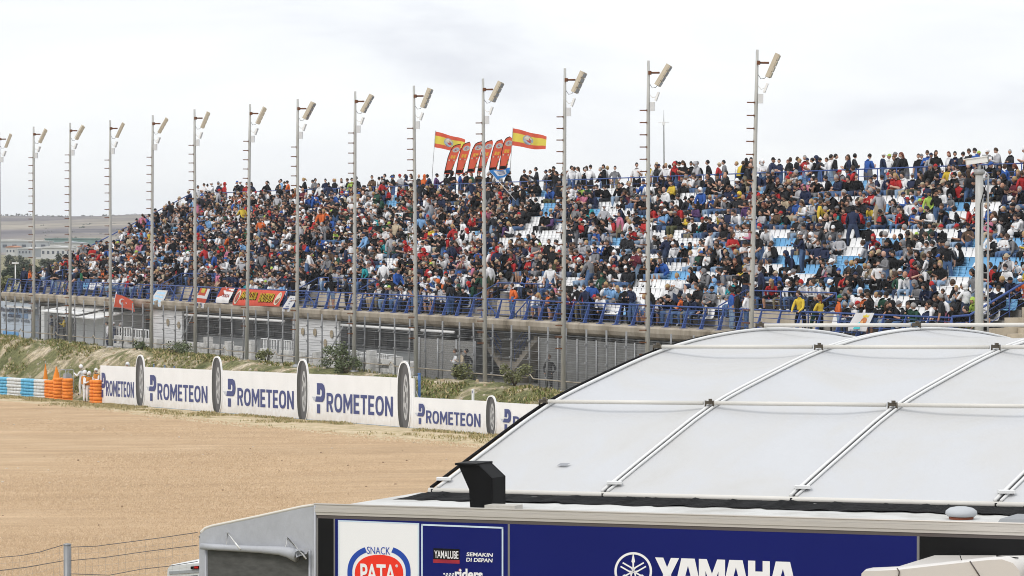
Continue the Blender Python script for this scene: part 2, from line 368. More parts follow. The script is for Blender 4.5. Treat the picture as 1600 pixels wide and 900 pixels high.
def shed(px0, px1, ytop, ybot, Y, wc, rc, label, name='industrial_shed', win=None, pitched=True):
    x0, x1 = (px0 - 800) / F * Y, (px1 - 800) / F * Y; zt, zb = zat(ytop, Y), zat(ybot, Y) - 2
    t = tag(empty(name, ((x0 + x1) / 2, Y, zb)), label, 'building'); w = x1 - x0; h = zt - zb
    m = MB(); m.box((0, 8, h * .42), (w, 16, h * .84)); m.build('wall', wc, t)
    m = MB(); m.prism([Vector((-w / 2 - .3, -.4, h * .84)), Vector((w / 2 + .3, -.4, h * .84)), Vector((w / 2 + .3, -.4, h * .88)), Vector((0, -.4, h * (1 if pitched else .9))), Vector((-w / 2 - .3, -.4, h * .88))], (0, 17, 0)); m.build('roof', rc, t)
    for i in range(win or 0):
        m = MB(); m.box((-w / 2 + w * (i + .5) / win, -.05, h * .5), (w / win * .45, .1, h * .22)); m.build('window', mat('far_glass', (.08, .09, .11), .3), t)
M_shw = mat('shed_white', (.55, .55, .54), .8, var=.1, vscale=.3); M_shg = mat('shed_grey', (.38, .40, .42), .8, var=.1, vscale=.3); M_shgreen = mat('shed_green', (.16, .25, .23), .8); M_shred = mat('shed_red', (.42, .16, .11), .8); M_shor = mat('terracotta', (.45, .20, .11), .8)
shed(-60, 75, 374, 388, 1400, M_shg, M_shw, 'long pale industrial shed under the left end of the hill', win=9)
shed(70, 150, 370, 384, 1440, M_shgreen, M_shgreen, 'long grey green shed with a flat roof below the hill', win=0, pitched=False)
shed(78, 130, 377, 391, 1350, M_shw, M_shg, 'pale grey shed in front of the green roofed one', win=6)
shed(9, 24, 384, 393, 1250, M_shw, M_shor, 'small white building with an orange roof', 'house', win=3)
shed(56, 110, 384, 397, 1200, M_shw, M_shw, 'wide white industrial building with a row of windows', win=7)
shed(122, 150, 383, 391, 1260, M_shg, M_shred, 'low shed with a red roof band beside the stand', win=0)
shed(28, 54, 386, 394, 1160, M_shg, M_shw, 'narrow grey building between the orange roof and white building', win=5)

# ------------------------------------------------------------------ trees, shrubs
M_leaf = {k: [mat(f'{k}_leaf_{i}', tuple(c * q for c in col), .9) for i, q in enumerate((.6, 1.0, 1.45))] for k, col in
          {'dark_pine': (.040, .052, .032), 'olive': (.15, .155, .07), 'grey_green': (.075, .085, .058), 'shrub': (.10, .12, .06)}.items()}
M_bark = mat('bark', (.09, .065, .045), .95, var=.3, vscale=8)
def leaf_cloud(blobs, n, size, flat=.7):
    b = MB()
    for i in range(n):
        c, r = random.choice(blobs); d = Vector((random.gauss(0, 1), random.gauss(0, 1), random.gauss(0, 1))).normalized()
        p = Vector(c) + Vector((d.x * r, d.y * r, d.z * r * flat)) * random.uniform(.45, 1.08); s = size * random.uniform(.5, 1.4)
        a = Vector((random.gauss(0, 1), random.gauss(0, 1), random.gauss(0, .6))).normalized(); q = a.orthogonal().normalized()
        b.add([p - a * s, p + q * s * .55, p + a * s, p - q * s * .55], [(0, 1, 2, 3)], random.choice((0, 1, 1, 2)))
    return b
def tree(px, ytop, ybot, Y, wpx, kind, label, group=None, n=900):
    X = (px - 800) / F * Y; zb, zt = zat(ybot, Y), zat(ytop, Y); w = wpx / F * Y / 2; h = zt - zb
    t = tag(empty('tree', (X, Y, zb - 1)), label, 'tree', group)
    m = MB(); m.tube([(0, 0, 0), (w * .05, 0, h * .35), (-w * .04, 0, h * .6)], [.05 * h, .04 * h, .015 * h], 7)
    for k in range(5):
        a = k * 1.3; m.tube([(0, 0, h * .3 + k * .06 * h), (math.cos(a) * w * .6, math.sin(a) * w * .6, h * .62 + k * .03 * h)], [.02 * h, .006 * h], 5)
    m.build('trunk', M_bark, t)
    blobs = [((random.uniform(-.62, .62) * w, random.uniform(-.6, .6) * w, h * random.uniform(.5, .92)), w * random.uniform(.22, .42)) for _ in range(13)]
    leaf_cloud(blobs, n, w * .075 + .05, min(1, .25 * h / w + .35)).build('crown', M_leaf[kind], t)
tree(15, 391, 425, 640, 26, 'grey_green', 'grey green tree left of the second light pole, below the sheds')
tree(36, 391, 425, 600, 26, 'grey_green', 'rounded grey tree just left of the second light pole')
tree(75, 396, 430, 560, 34, 'grey_green', 'pale grey tree between the second and third light poles')
tree(100, 390, 425, 590, 30, 'grey_green', 'small grey tree half hidden by the third light pole')
tree(34, 404, 448, 420, 56, 'dark_pine', 'broad dark umbrella pine behind the second light pole', n=1500)
tree(64, 402, 452, 380, 44, 'dark_pine', 'dark pine to the right of the broad umbrella pine', n=1300)
tree(48, 412, 452, 345, 44, 'grey_green', 'grey green bushy tree between the pine crowns and the olive bush', n=1300)
tree(18, 408, 455, 350, 40, 'dark_pine', 'dark pine crown just right of the first light pole', n=1400)
tree(82, 408, 446, 330, 40, 'grey_green', 'grey tree crown low behind the olive bush', n=1200)
tree(60, 424, 462, 275, 46, 'olive', 'low olive shrubby tree right behind the railing corner', n=1200)
tree(2, 414, 470, 300, 36, 'olive', 'light green bushy tree at the left edge behind the first pole', n=1300)
tree(92, 400, 440, 262, 46, 'olive', 'olive green bush crown rising behind the end of the stand', n=1600)
tree(22, 436, 470, 260, 40, 'dark_pine', 'low dark shrub crown behind the railing corner', n=900)
def shrub(px, D, w, h, label, kind='shrub', n=800):
    L = L_of(px, D); p = P(L, D, gz(L, D) - .05); t = tag(empty('shrub', p), label, 'shrub', 'wild shrubs on the bank')
    m = MB()
    for k in range(6):
        a = k * 1.05; m.tube([(0, 0, 0), (math.cos(a) * w * .25, math.sin(a) * w * .25, h * .6)], [.025, .008], 4)
    m.build('stem', M_bark, t)
    blobs = [((random.uniform(-.5, .5) * w, random.uniform(-.5, .5) * w, h * random.uniform(.25, .85)), w * random.uniform(.16, .3)) for _ in range(8)]
    leaf_cloud(blobs, n, .06, 1.0).build('foliage', M_leaf[kind], t)
shrub(530, 60.4, 1.5, 1.35, 'tall feathery green shrub growing left of the ninth light pole', n=1400)
shrub(541, 59.7, 1.2, .75, 'low grey green shrub at the foot of the tall feathery shrub')
shrub(272, 59.6, 1.6, .8, 'spreading green shrub left of the sixth light pole')
shrub(224, 60.3, .9, .55, 'small green shrub beside the foot of the fifth light pole')
shrub(416, 60.3, 1.0, .8, 'thin scrubby shrub in front of the white block wall', 'olive', 500)
shrub(722, 60.3, 1.1, .65, 'brownish green shrub left of the eleventh light pole', 'olive')
shrub(804, 60.3, 1.1, 1.0, 'bright green shrub under the forked staircase', 'olive')
# ================================================================== grandstand
LR, LL, LE = L_of(1497, 65.0), 209.0, 206.8
ROW0, TREAD, RISE, NROW, ZS = 65.5, .8, .385, 16, 6.08
def row_z(i): return 6.10 + RISE * i
ZTOP = row_z(NROW - 1) + .3; DTOP = ROW0 + TREAD * NROW     # the upper walkway
VOMS = [(L_of(600, 67.5), L_of(507, 67.5)), (L_of(872, 67.5), L_of(788, 67.5)), (L_of(1318, 67.5), L_of(1176, 67.5)), (L_of(352, 67.5), L_of(292, 67.5)), (L_of(137, 67.5), L_of(105, 67.5))]
def in_vom(L, pad=0): return any(a - pad < L < b + pad for a, b in VOMS)
stand = tag(empty('grandstand', P(LR, 65, 2.87)), 'long concrete grandstand packed with spectators on blue and white seats', 'grandstand')
SB = stand.location.copy()
def spart(mb, name, m, parent=None):
    mb.v = [tuple(Vector(v) - SB) for v in mb.v]
    return mb.build(name, m, parent or stand)
M_terr = mat_multi('terrace_concrete', [(0, (.16, .15, .14)), (.5, (.27, .255, .235)), (1, (.38, .36, .33))], scale=.7, bump=.2, bscale=10)
b = MB()
segs = []; cut = sorted([x for v in VOMS for x in v]); edges = [LR] + cut + [LE]
for k in range(len(edges) - 1): segs.append((edges[k], edges[k + 1], in_vom((edges[k] + edges[k + 1]) / 2)))
for a, c, vom in segs:
    for i in range(2 if vom else 0, NROW):
        D0 = ROW0 + TREAD * i; z0 = (ZS if i == (2 if vom else 0) else row_z(i - 1)); z1 = row_z(i)
        b.quad(P(a, D0, z0), P(c, D0, z0), P(c, D0, z1), P(a, D0, z1)); b.quad(P(a, D0, z1), P(c, D0, z1), P(c, D0 + TREAD, z1), P(a, D0 + TREAD, z1))
        if vom and i == 2:
            for q in (a, c): b.quad(P(q, ROW0, ZS), P(q, D0, ZS), P(q, D0, row_z(1)), P(q, ROW0, row_z(0)))
b.quad(P(LR, DTOP, row_z(NROW - 1)), P(LE, DTOP, row_z(NROW - 1)), P(LE, DTOP, ZTOP), P(LR, DTOP, ZTOP))
b.quad(P(LR, DTOP, ZTOP), P(LE, DTOP, ZTOP), P(LE, DTOP + 2.6, ZTOP), P(LR, DTOP + 2.6, ZTOP))
spart(b, 'terrace', M_terr)
b = MB()   # front slab: bull-nosed edge beam with board-marked concrete
prof = [(64.72, 5.50), (64.55, 5.62), (64.47, 5.80), (64.47, 6.00), (64.55, 6.08), (66.35, 6.08), (66.35, 5.80), (65.3, 5.46)]
n = len(prof); Ls = coords([(LR - 3.2, LL, 2.4)])
for i in range(len(Ls) - 1):
    for k in range(n):
        p, q = prof[k], prof[(k + 1) % n]
        b.add([P(Ls[i], *p), P(Ls[i + 1], *p), P(Ls[i + 1], *q), P(Ls[i], *q)], [(0, 1, 2, 3)])
for L in (Ls[0], Ls[-1]): b.add([P(L, *p) for p in prof], [tuple(range(n))])
spart(b, 'edge_slab', M_conc)
b = MB()
for k in range(len(Ls) - 1): b.box(P((Ls[k] + Ls[k + 1]) / 2, 65.9, 5.70), (.01, .01, .01))
b = MB()
for a, c, vom in segs:       # underside of the seating
    b.quad(P(a, 66.3, 5.55), P(c, 66.3, 5.55), P(c, DTOP + 2.6, ZTOP - .35), P(a, DTOP + 2.6, ZTOP - .35))
b.quad(P(LR, DTOP + 2.6, 2.8), P(LE, DTOP + 2.6, 2.8), P(LE, DTOP + 2.6, ZTOP), P(LR, DTOP + 2.6, ZTOP))
b.quad(P(LR, 72.2, 2.8), P(LE, 72.2, 2.8), P(LE, 72.2, 8.6), P(LR, 72.2, 8.6))
spart(b, 'rear_wall', M_conc_dark)
M_beige = mat_multi('beige_rendered_wall', [(0, (.36, .31, .23)), (.5, (.50, .44, .35)), (1, (.58, .52, .43))], scale=.9, stretch=(1, 1, .5), bump=.1, bscale=6)
b = MB()       # gable walls at both ends follow the rake
for L, o in ((LR - .02, -.25), (LE + .02, .25)):
    b = MB(); poly = [P(L, 65.4, 2.9), P(L, DTOP + 2.6, 2.9), P(L, DTOP + 2.6, ZTOP + .1)]
    for i in range(NROW - 1, -1, -1): poly += [P(L, ROW0 + TREAD * (i + 1), row_z(i) + .12), P(L, ROW0 + TREAD * i, row_z(i) + .12)]
    b.prism(poly, P(o, 0) - P(0, 0)); spart(b, 'gable_wall', M_beige)
b = MB()       # outer stair against the near end
for i in range(7):
    b.hexa([P(LR - .3, 66.5 + .5 * i, 2.9), P(LR - 3.0, 66.5 + .5 * i, 2.9), P(LR - 3.0, 67.0 + .5 * i, 2.9), P(LR - .3, 67.0 + .5 * i, 2.9),
            P(LR - .3, 66.5 + .5 * i, 6.2 + .2 * i), P(LR - 3.0, 66.5 + .5 * i, 6.2 + .2 * i), P(LR - 3.0, 67.0 + .5 * i, 6.2 + .2 * i), P(LR - .3, 67.0 + .5 * i, 6.2 + .2 * i)])
spart(b, 'outer_stair', M_beige)
b = MB()
for a, c in VOMS:
    b = MB(); b.quad(P(a + .02, 67.08, 6.12), P(c - .02, 67.08, 6.12), P(c - .02, 67.08, 6.86), P(a + .02, 67.08, 6.86)); spart(b, 'entrance_wall', M_beige)
M_col = mat('column_concrete', (.33, .32, .30), .9, var=.15, vscale=2)
cm = MB(); cm.box((0, 0, 1.32), (.45, .45, 2.64)); cme = cm.mesh('column', M_col)
for L in range(int(LR) + 6, int(LL) - 2, 9): place('column', cme, P(L, 67.6, 2.87) - SB, ROT_STAND, stand)
# forked staircase under the slab
fs = tag(empty('forked_staircase', P(L_of(812, 66.6), 66.6, 2.87)), 'grey concrete staircase forking into two flights on one pier', 'staircase')
o = fs.location; b = MB(); Lm = L_of(812, 66.6)
for sgn in (-1, 1):
    b = MB()
    for i in range(8):
        x0 = .75 + .30 * i; L0, L1 = Lm - sgn * x0, Lm - sgn * (x0 + .31); zt = 3.93 + .19 * i
        b.hexa([P(L0, 65.9, zt - .42), P(L1, 65.9, zt - .23), P(L1, 67.2, zt - .23), P(L0, 67.2, zt - .42), P(L0, 65.9, zt), P(L1, 65.9, zt), P(L1, 67.2, zt), P(L0, 67.2, zt)])
    b.v = [tuple(Vector(v) - o) for v in b.v]; b.build('flight', M_conc, fs)
b = MB(); b.hexa([P(Lm - .55, 66.1, 2.87), P(Lm + .55, 66.1, 2.87), P(Lm + .55, 67.1, 2.87), P(Lm - .55, 67.1, 2.87), P(Lm - .8, 65.9, 3.92), P(Lm + .8, 65.9, 3.92), P(Lm + .8, 67.2, 3.92), P(Lm - .8, 67.2, 3.92)])
b.v = [tuple(Vector(v) - o) for v in b.v]; b.build('pier', M_conc, fs)
for sgn in (-1, 1):
    b = MB()
    for h in (.35, .65, .95): b.tube([P(Lm - sgn * .75, 65.95, 3.93 + h), P(Lm - sgn * 3.0, 65.95, 5.4 + h)], .025, 5)
    for i in range(5): b.tube([P(Lm - sgn * (.75 + .55 * i), 65.95, 3.93 + .36 * i), P(Lm - sgn * (.75 + .55 * i), 65.95, 4.88 + .36 * i)], .02, 4)
    b.v = [tuple(Vector(v) - o) for v in b.v]; b.build('handrail', M_blue, fs)

# ------------------------------------------------------------------ blue railings
def rail_thing(name, label, pts, spacing, h, lean, wires, blade=True, r=.035):
    """railing along a polyline of stand points (L, D, z); lean moves its top across the stand"""
    t = tag(empty(name, P(*pts[0])), label, 'railing', 'blue grandstand railings'); o = t.location
    n = Vector((CS, SN, 0)) * lean
    top = [P(*p) + n + Vector((0, 0, h)) - o for p in pts]
    m = MB(); m.tube(top, r, 8); m.build('top_rail', M_blue, t)
    m = MB()
    for w in wires: m.tube([P(*p) + n * (w / h) + Vector((0, 0, w)) - o for p in pts], .014, 5)
    m.build('wire', M_blue, t)
    pm = MB()
    if blade:
        d = .11
        pm.hexa([Vector((-.04, 0, 0)), Vector((.04, 0, 0)), Vector((.04, .17, 0)), Vector((-.04, .17, 0)),
                 Vector((-.022, lean - .025, h)), Vector((.022, lean - .025, h)), Vector((.022, lean + .03, h)), Vector((-.022, lean + .03, h))])
        pm.box((0, .09, .012), (.2, .34, .024))
    else: pm.tube([(0, 0, 0), (0, lean, h)], .028, 6)
    pme = pm.mesh('post', M_blue); acc = 0
    for i in range(len(pts) - 1):
        a, c = P(*pts[i]), P(*pts[i + 1]); ln = (c - a).length; k = max(1, round(ln / spacing))
        for j in range(k + (1 if i == len(pts) - 2 else 0)): place('post', pme, a.lerp(c, j / k) - o, ROT_STAND, t)
    return t
rail_thing('railing', 'long blue railing with slanted blade posts on the front slab edge', [(LL, 64.66, ZS), (LR + .4, 64.66, ZS)], 1.5, .92, .36, (.2, .4, .6, .78))
rail_thing('railing', 'blue railing along the top walkway behind the last row', [(LE, DTOP + .25, ZTOP), (LR, DTOP + .25, ZTOP)], 1.6, 1.05, 0, (.35, .7), False, .03)
rail_thing('railing', 'sloping blue handrail up the far left end of the stand', [(LE + .15, 65.6, 5.95), (LE + .15, DTOP, ZTOP + .05)], 1.9, 1.0, 0, (.5,), False, .04)
rail_thing('stair_railing', 'sloping blue stair railing rising at the right end of the stand', [(LR + .1, 64.8, 6.05), (LR + .1, 65.6, 6.1), (LR + .1, DTOP, ZTOP + .05)], 1.9, 1.0, 0, (.25, .5, .75), False, .045)
names = ['above the bare entrance wall over the tall shrub', 'above the entrance over the forked staircase', 'above the entrance wall nearest to the white canopy', 'above the entrance left of the red banner', 'above the entrance at the left end of the stand']
for (a, c), nm in zip(VOMS, names):
    rail_thing('entrance_railing', 'raised blue railing ' + nm, [(c, 65.8, 6.2), (c, 67.15, 6.87), (a, 67.15, 6.87), (a, 65.8, 6.2)], 1.4, .85, 0, (.25, .5), False, .03)
    for q, side in ((c - .5, 'left'), (a + .5, 'right')):
        t = tag(empty('stair_handrail', P(q, 66.9, ZS)), f'sloping blue {side} handrail {nm}', 'handrail', 'stairwell handrails'); o = t.location
        dr = 1 if side == 'left' else -1
        m = MB(); m.tube([P(q, 66.1, 6.95) - o, P(q - dr * 1.6, 66.1, 6.1) - o], .03, 6); m.build('top_rail', M_blue, t)
        for k in range(5):
            m = MB(); m.tube([P(q - dr * .4 * k, 66.1, 6.08) - o, P(q - dr * .4 * k, 66.1, 6.95 - .21 * k) - o], .02, 4); m.build('baluster', M_blue, t)

# ------------------------------------------------------------------ under the stand
M_plank = mat_multi('white_planks', [(0, (.50, .50, .50)), (.5, (.66, .66, .66)), (1, (.74, .74, .73))], scale=1.2, stretch=(.4, .4, 9), bump=.25, bscale=9)
M_panel = mat('pale_panel', (.60, .61, .60), .6, var=.08, vscale=2)
def lbox(m, px0, px1, D, d, z0, z1, mi=0, base=None):
    a, c = L_of(px0, D), L_of(px1, D)
    pts = [P(a, D, z0), P(c, D, z0), P(c, D + d, z0), P(a, D + d, z0), P(a, D, z1), P(c, D, z1), P(c, D + d, z1), P(a, D + d, z1)]
    m.hexa([p - base for p in pts] if base else pts, mi)
GZ = 2.87
def plank_kiosk(px0, px1, strut_side, label, ovals):
    t = tag(empty('plank_kiosk', P(L_of(px0, 64.9), 64.9, GZ)), label, 'kiosk', 'kiosks under the grandstand'); o = t.location
    m = MB()
    for k in range(9): lbox(m, px0, px1, 64.9 + .012 * (k % 2), .12, GZ + .29 * k, GZ + .29 * k + .275, 0, o)
    m.build('plank_wall', M_plank, t)
    for px, z in ovals:
        L = L_of(px, 64.86); X = P(-1, 0) - P(0, 0); mm = MB()
        c = P(L, 64.86, z) - o
        mm.prism([c + X * .22 * math.cos(a) + Vector((0, 0, .22 * math.sin(a))) for a in [k * math.pi / 8 for k in range(16)]], Vector((-.02 * CS, -.02 * SN, 0)))
        mm.build('emblem', mat('ochre_emblem', (.34, .27, .17), .7, var=.4, vscale=12), t)
    return t
plank_kiosk(236, 284, 1, 'white plank kiosk wall left of the long dark counter', [(262, 4.72), (279, 4.6)])
plank_kiosk(457, 529, 1, 'white plank kiosk wall with three oval emblems between dark counters', [(473, 4.75), (492, 4.75), (518, 4.72), (508, 4.2)])
def bar(px0, px1, label, lamp=(0, 1), strut=None, fence=None):
    t = tag(empty('bar_counter', P(L_of(px0, 66.2), 66.2, GZ)), label, 'bar', 'bars under the grandstand'); o = t.location
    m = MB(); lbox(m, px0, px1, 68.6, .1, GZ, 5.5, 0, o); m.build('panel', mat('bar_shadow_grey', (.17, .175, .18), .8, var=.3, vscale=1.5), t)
    m = MB(); lbox(m, px0, px1, 66.2, .5, GZ, GZ + 1.05, 0, o); m.build('counter', mat('grey_counter', (.30, .31, .31), .6, var=.15, vscale=2), t)
    m = MB(); lbox(m, px0, px1, 66.15, .6, GZ + 1.05, GZ + 1.12, 0, o); m.build('counter_top', M_galv, t)
    a, c = L_of(lerp(px0, px1, lamp[0]), 64.75), L_of(lerp(px0, px1, lamp[1]), 64.75)
    m = MB(); m.tube([P(a, 64.75, 5.26) - o, P(c, 64.75, 5.26) - o], .075, 8); m.build('awning_roll', M_white, t)
    if strut:
        m = MB(); m.tube([P(L_of(strut[0], 64.7), 64.7, 5.2) - o, P(L_of(strut[1], 64.7), 64.7, 3.85) - o], .045, 6); m.build('strut', M_galv, t)
    for k in range(3):
        px = lerp(px0, px1, .2 + .28 * k); m = MB(); lbox(m, px, px + random.uniform(8, 16), 68.3, .2, GZ + 1.2, GZ + random.uniform(1.5, 2.1), 0, o)
        m.build('shelf_unit', mat('shelf_grey', (.27, .28, .28), .7), t)
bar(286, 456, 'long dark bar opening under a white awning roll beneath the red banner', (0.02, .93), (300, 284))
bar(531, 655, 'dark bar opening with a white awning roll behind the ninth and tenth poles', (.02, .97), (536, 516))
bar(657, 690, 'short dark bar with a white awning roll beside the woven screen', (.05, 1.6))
t = tag(empty('box_kiosk', P(L_of(118, 64.8), 64.8, GZ)), 'pale grey box kiosk beside the Turkish flag', 'kiosk', 'kiosks under the grandstand'); o = t.location
m = MB(); lbox(m, 119, 178, 64.8, 2.2, GZ, 4.95, 0, o); m.build('wall', M_panel, t)
m = MB(); lbox(m, 119, 180, 64.7, 2.4, 4.95, 5.1, 0, o); m.build('roof', M_white, t)
t = tag(empty('awning_kiosk', P(L_of(66, 64.8), 64.8, GZ)), 'open white kiosk with two tilted awnings and people inside', 'kiosk', 'kiosks under the grandstand'); o = t.location
m = MB(); lbox(m, 66, 117, 67.5, .15, GZ, 5.2, 0, o); lbox(m, 64, 69, 65.0, 2.6, GZ, 5.2, 0, o); m.build('wall', M_panel, t)
for px0, px1, dz in ((70, 128, 0), (98, 156, -.22)):
    a, c = L_of(px0, 63.6), L_of(px1, 63.6)
    m = MB(); m.hexa([P(a, 63.3, 4.95 + dz) - o, P(c, 63.3, 4.9 + dz) - o, P(c, 65.3, 5.28 + dz) - o, P(a, 65.3, 5.3 + dz) - o, P(a, 63.3, 5.02 + dz) - o, P(c, 63.3, 4.97 + dz) - o, P(c, 65.3, 5.35 + dz) - o, P(a, 65.3, 5.37 + dz) - o]); m.build('awning', M_white, t)
t = tag(empty('information_wall', P(L_of(4, 64.9), 64.9, GZ)), 'pale blue grey wall panel with dark printed words at the left end', 'wall panel'); o = t.location
m = MB(); lbox(m, -25, 54, 64.9, .3, GZ, 5.35, 0, o); m.build('panel', mat('blue_grey_panel', (.42, .48, .55), .6, var=.1, vscale=1), t)
m = MB(); lbox(m, 14, 43, 64.86, .03, 4.25, 5.0, 0, o); m.build('blue_screen', mat('steel_blue_print', (.12, .20, .33), .5, var=.2, vscale=1.5), t)
m = MB(); lbox(m, 9, 50, 64.6, .35, 4.98, 5.1, 0, o); m.build('lamp_canopy', M_white, t)
m = MB(); lbox(m, 4, 28, 64.86, .03, 3.0, 3.22, 0, o); m.build('blue_stripe', mat('cyan_stripe', (.10, .32, .60), .5), t)
for txt, px0, px1, z, h, c in (('Vamos a hacer', -2, 50, 4.63, .34, (.03, .04, .07)), ('un mundo', 4, 32, 4.27, .32, (.03, .04, .07)), ('y ganar más', 5, 46, 3.92, .30, (.12, .14, .17))):
    a, c2 = L_of(px0, 64.85), L_of(px1, 64.85); me = text_mesh(txt, a - c2, h, .045); me.materials.append(mat('ink_%d' % round(c[0] * 100), c, .6))
    q = place('lettering', me, parent=t); q.matrix_local = frame_matrix(P(a, 64.84, z) - o, (SN, -CS, 0), (0, 0, 1))
t = tag(empty('woven_screen', P(L_of(655, 62.9), 62.9, GZ)), 'grey woven cane screen behind the fence beside two standing people', 'screen'); o = t.location
M_cane = mat_multi('woven_cane', [(0, (.12, .12, .115)), (.5, (.20, .195, .185)), (1, (.29, .28, .26))], scale=6, stretch=(1, 1, 5), bump=.4, bscale=30)
m = MB(); lbox(m, 655, 742, 63.6, .06, GZ, 4.95, 0, o); m.build('screen_panel', M_cane, t)
for px in (655, 684, 713, 742):
    m = MB(); m.tube([P(L_of(px, 63.55), 63.55, GZ) - o, P(L_of(px, 63.55), 63.55, 5.0) - o], .05, 6); m.build('post', M_galv, t)
t = tag(empty('site_screen', P(L_of(840, 63.6), 63.6, GZ)), 'dark grey mesh screen behind the fence left of the white canopy', 'screen'); o = t.location
m = MB(); lbox(m, 842, 1100, 64.4, .06, GZ, 5.3, 0, o); m.build('screen_panel', mat('shade_cloth', (.14, .14, .135), .9, var=.2, vscale=2), t)
for k in range(9):
    m = MB(); L = L_of(842 + k * 30, 64.34); m.tube([P(L, 64.34, GZ) - o, P(L, 64.34, 5.35) - o], .04, 5); m.build('post', M_galv, t)
# low white block wall with gaps, and white pillars
wall = tag(empty('block_wall', P(L_of(640, 61.9), 61.9, 2.84)), 'low crumbling white block wall with pillars behind the fence', 'wall'); o = wall.location
M_block = mat_multi('whitewashed_block', [(0, (.42, .41, .39)), (.4, (.60, .59, .57)), (1, (.74, .73, .71))], scale=2.5, bump=.4, bscale=12)
La, Lb = L_of(648, 61.9), L_of(178, 61.9); b = MB(); row = 0
for r in range(5):
    L = La + (.22 if r % 2 else 0)
    while L < Lb - .5:
        w = .46 * random.uniform(.9, 1.1)
        if not (r >= 3 and random.random() < .25) and not (random.random() < .035):
            b.hexa([p - o for p in [P(L, 61.8 + random.uniform(-.02, .03), 2.75 + r * .235), P(L + w - .03, 61.8, 2.75 + r * .235), P(L + w - .03, 62.05, 2.75 + r * .235), P(L, 62.05, 2.75 + r * .235),
                    P(L, 61.8, 2.75 + r * .235 + .215), P(L + w - .03, 61.8, 2.75 + r * .235 + .215), P(L + w - .03, 62.05, 2.75 + r * .235 + .215), P(L, 62.05, 2.75 + r * .235 + .215)]])
        L += w
b.build('blockwork', M_block, wall)
m = MB(); m.hexa([p - o for p in [P(La, 62.06, 2.7), P(Lb, 62.06, 2.7), P(Lb, 62.2, 2.7), P(La, 62.2, 2.7), P(La, 62.06, 3.62), P(Lb, 62.06, 3.62), P(Lb, 62.2, 3.62), P(La, 62.2, 3.62)]]); m.build('backing', M_conc_dark, wall)
for px, h in ((325, 1.55), (358, 1.4), (394, 1.55), (497, 1.25), (580, 1.55), (621, 1.35), (638, 1.1), (247, 1.2)):
    m = MB(); L = L_of(px, 61.7); m.box(P(L, 61.7, 2.75 + h / 2) - o, (.5, .38, h), 0, Matrix.Rotation(ROT_STAND, 3, 'Z')); m.build('pillar', M_block, wall)
# white plastic crowd barriers behind the wall
def barrier(px0, px1, D, z1, label):
    t = tag(empty('crowd_barrier', P(L_of(px0, D), D, GZ)), label, 'barrier', 'white crowd barriers'); o = t.location; a, c = L_of(px0, D), L_of(px1, D)
    m = MB(); m.tube([P(a, D, GZ) - o, P(a, D, z1) - o, P(c, D, z1) - o, P(c, D, GZ) - o], .04, 6); m.build('frame', M_white, t)
    for k in range(1, 6):
        m = MB(); q = lerp(a, c, k / 6); m.box(P(q, D, (GZ + z1) / 2) - o, (.13, .04, z1 - GZ - .1), 0, Matrix.Rotation(ROT_STAND, 3, 'Z')); m.build('slat', M_white, t)
for px0, px1, z1, s in ((182, 206, 4.35, 'right of the fourth pole'), (208, 232, 4.3, 'left of the fifth pole'), (408, 432, 4.35, 'right of the seventh pole'), (434, 455, 4.35, 'left of the eighth pole'), (515, 528, 4.1, 'behind the tall feathery shrub'), (543, 558, 4.1, 'behind the ninth pole'), (560, 577, 4.05, 'right of the ninth pole'), (586, 604, 4.05, 'between the ninth and tenth poles'), (606, 619, 4.05, 'left of the short white pillar')):
    barrier(px0, px1, 62.9, z1, 'white slatted crowd barrier ' + s)
